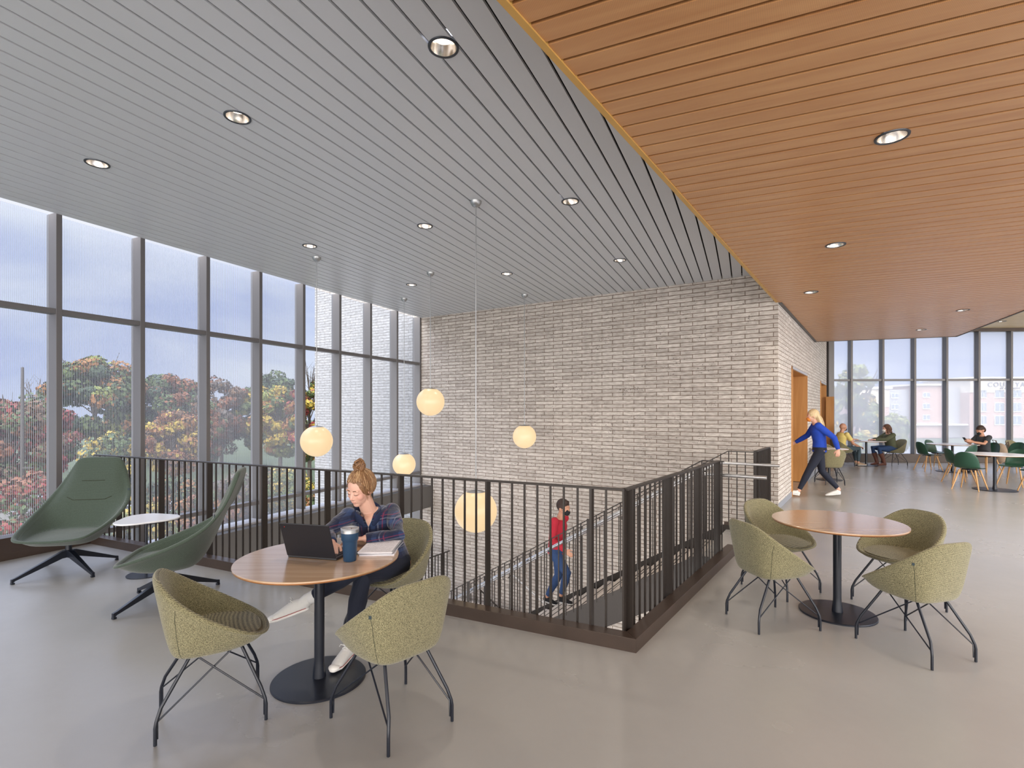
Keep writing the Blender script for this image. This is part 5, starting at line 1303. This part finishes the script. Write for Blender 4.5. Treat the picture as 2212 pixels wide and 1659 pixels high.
for q0, q1 in ((843, 860), (870, 890), (898, 918)):
    for p in (2113, 2143, 2180, 2210, 2250, 2290): hwin(p, p + (20 if p > 2115 else 12), q0, q1, -.6)
def letters(body, size, x, z, nm):
    cu = bpy.data.curves.new(nm, 'FONT'); cu.body = body; cu.size = size; cu.extrude = .08; cu.align_x = 'LEFT'; cu.space_character = 1.25
    o = bpy.data.objects.new(nm, cu); C.objects.link(o)
    dg = bpy.context.evaluated_depsgraph_get(); dg.update(); me = bpy.data.meshes.new_from_object(o.evaluated_get(dg), depsgraph=dg); bpy.data.objects.remove(o)
    o = bpy.data.objects.new(nm, me); C.objects.link(o); me.materials.clear(); me.materials.append(M['letters']); o.parent = bh; o.location = (x, -.95, z); o.rotation_euler = (R(90), 0, 0); return o
lt = letters('COURTYARD', 1.55, hx(2126) - hx(1880), hz(835.5) - GZ, 'sign_letters')
wd = max(v.co.x for v in lt.data.vertices); lt.scale.x = (hx(2229) - hx(2126)) / wd
lt = letters('BY MARRIOTT', .62, hx(2153) - hx(1880), hz(841) - GZ, 'small_sign_letters')
wd = max(v.co.x for v in lt.data.vertices); lt.scale.x = (hx(2196) - hx(2153)) / wd

SKY_ZEN, SKY_BACK, EXPO = 6.5, 8.0, 0.0

# ------------------------------------------------------------------ recesses cut into the ceilings for the lamps
cut = MB()
for o in list(C.objects):
    if o.name.startswith('recessed_lamp'):
        cut.lathe([(.0845, -.01), (.0845, .2)], tuple(o.location), 24)
co = cut.build('cutter', 'black')
for nm in ('ceiling', 'ceiling.001', 'ceiling.002', 'ceiling.003', 'ceiling.004', 'ceiling.005'):
    o = C.objects[nm]
    b = o.modifiers.new('cut', 'BOOLEAN'); b.operation = 'DIFFERENCE'; b.object = co; b.solver = 'EXACT'
    dg = bpy.context.evaluated_depsgraph_get(); dg.update()
    me = bpy.data.meshes.new_from_object(o.evaluated_get(dg), depsgraph=dg); o.modifiers.clear(); o.data = me
bpy.data.objects.remove(co)

# ------------------------------------------------------------------ sky
w = bpy.data.worlds.new('sky'); SC.world = w; w.use_nodes = True; nt = w.node_tree; L = nt.links.new
bg = nt.nodes['Background']; tc = N(nt, 'ShaderNodeTexCoord'); sx = N(nt, 'ShaderNodeSeparateXYZ'); L(tc.outputs['Generated'], sx.inputs[0])
mp = N(nt, 'ShaderNodeMapping'); mp.inputs['Scale'].default_value = (1, 1, 3.2); L(tc.outputs['Generated'], mp.inputs[0])
nz = N(nt, 'ShaderNodeTexNoise'); nz.inputs['Scale'].default_value = 2.6; nz.inputs['Detail'].default_value = 6; nz.inputs['Distortion'].default_value = .4; L(mp.outputs[0], nz.inputs['Vector'])
rp = N(nt, 'ShaderNodeValToRGB'); rp.color_ramp.elements[0].position = .38; rp.color_ramp.elements[1].position = .64
rp.color_ramp.elements[0].color = (.52, .59, .84, 1); rp.color_ramp.elements[1].color = (.84, .87, .95, 1); L(nz.outputs['Fac'], rp.inputs[0])
# overcast sky: brighter overhead, plus an added glow behind the camera as room fill
up = mathn(nt, 'MAXIMUM', sx.outputs[2], 0.0)
mr_ = N(nt, 'ShaderNodeMapRange', interpolation_type='SMOOTHSTEP'); L(up, mr_.inputs[0]); mr_.inputs[1].default_value = .34; mr_.inputs[2].default_value = .75; mr_.inputs[4].default_value = SKY_ZEN; zen = mr_.outputs[0]
bk = mathn(nt, 'MULTIPLY', mathn(nt, 'MAXIMUM', mathn(nt, 'MULTIPLY', mathn(nt, 'ADD', sx.outputs[1], .25), -1.0), 0.0), SKY_BACK)
st_ = mathn(nt, 'ADD', mathn(nt, 'ADD', zen, bk), 1.04)
wm = mathn(nt, 'MINIMUM', mathn(nt, 'ADD', bk, 0.0), 1.0); L(mixc(nt, wm, rp.outputs[0], (1.0, .955, .91)), bg.inputs['Color']); L(st_, bg.inputs['Strength'])

# ------------------------------------------------------------------ camera and view
cam = bpy.data.cameras.new('camera'); co = bpy.data.objects.new('camera', cam); C.objects.link(co)
co.location = (0, 0, EYE); co.rotation_euler = (R(90), 0, 0)
cam.sensor_width = 36; cam.lens = 36 * FPX / 2212; cam.shift_y = (HY - 829.5) / 2212; cam.clip_end = 600; cam.clip_start = .05
SC.camera = co
SC.view_settings.view_transform = 'Standard'; SC.view_settings.look = 'None'; SC.view_settings.gamma = 1; SC.view_settings.use_curve_mapping = False
SC.view_settings.exposure = EXPO
SC.cycles.transparent_max_bounces = 24; SC.cycles.max_bounces = 8; SC.cycles.diffuse_bounces = 5
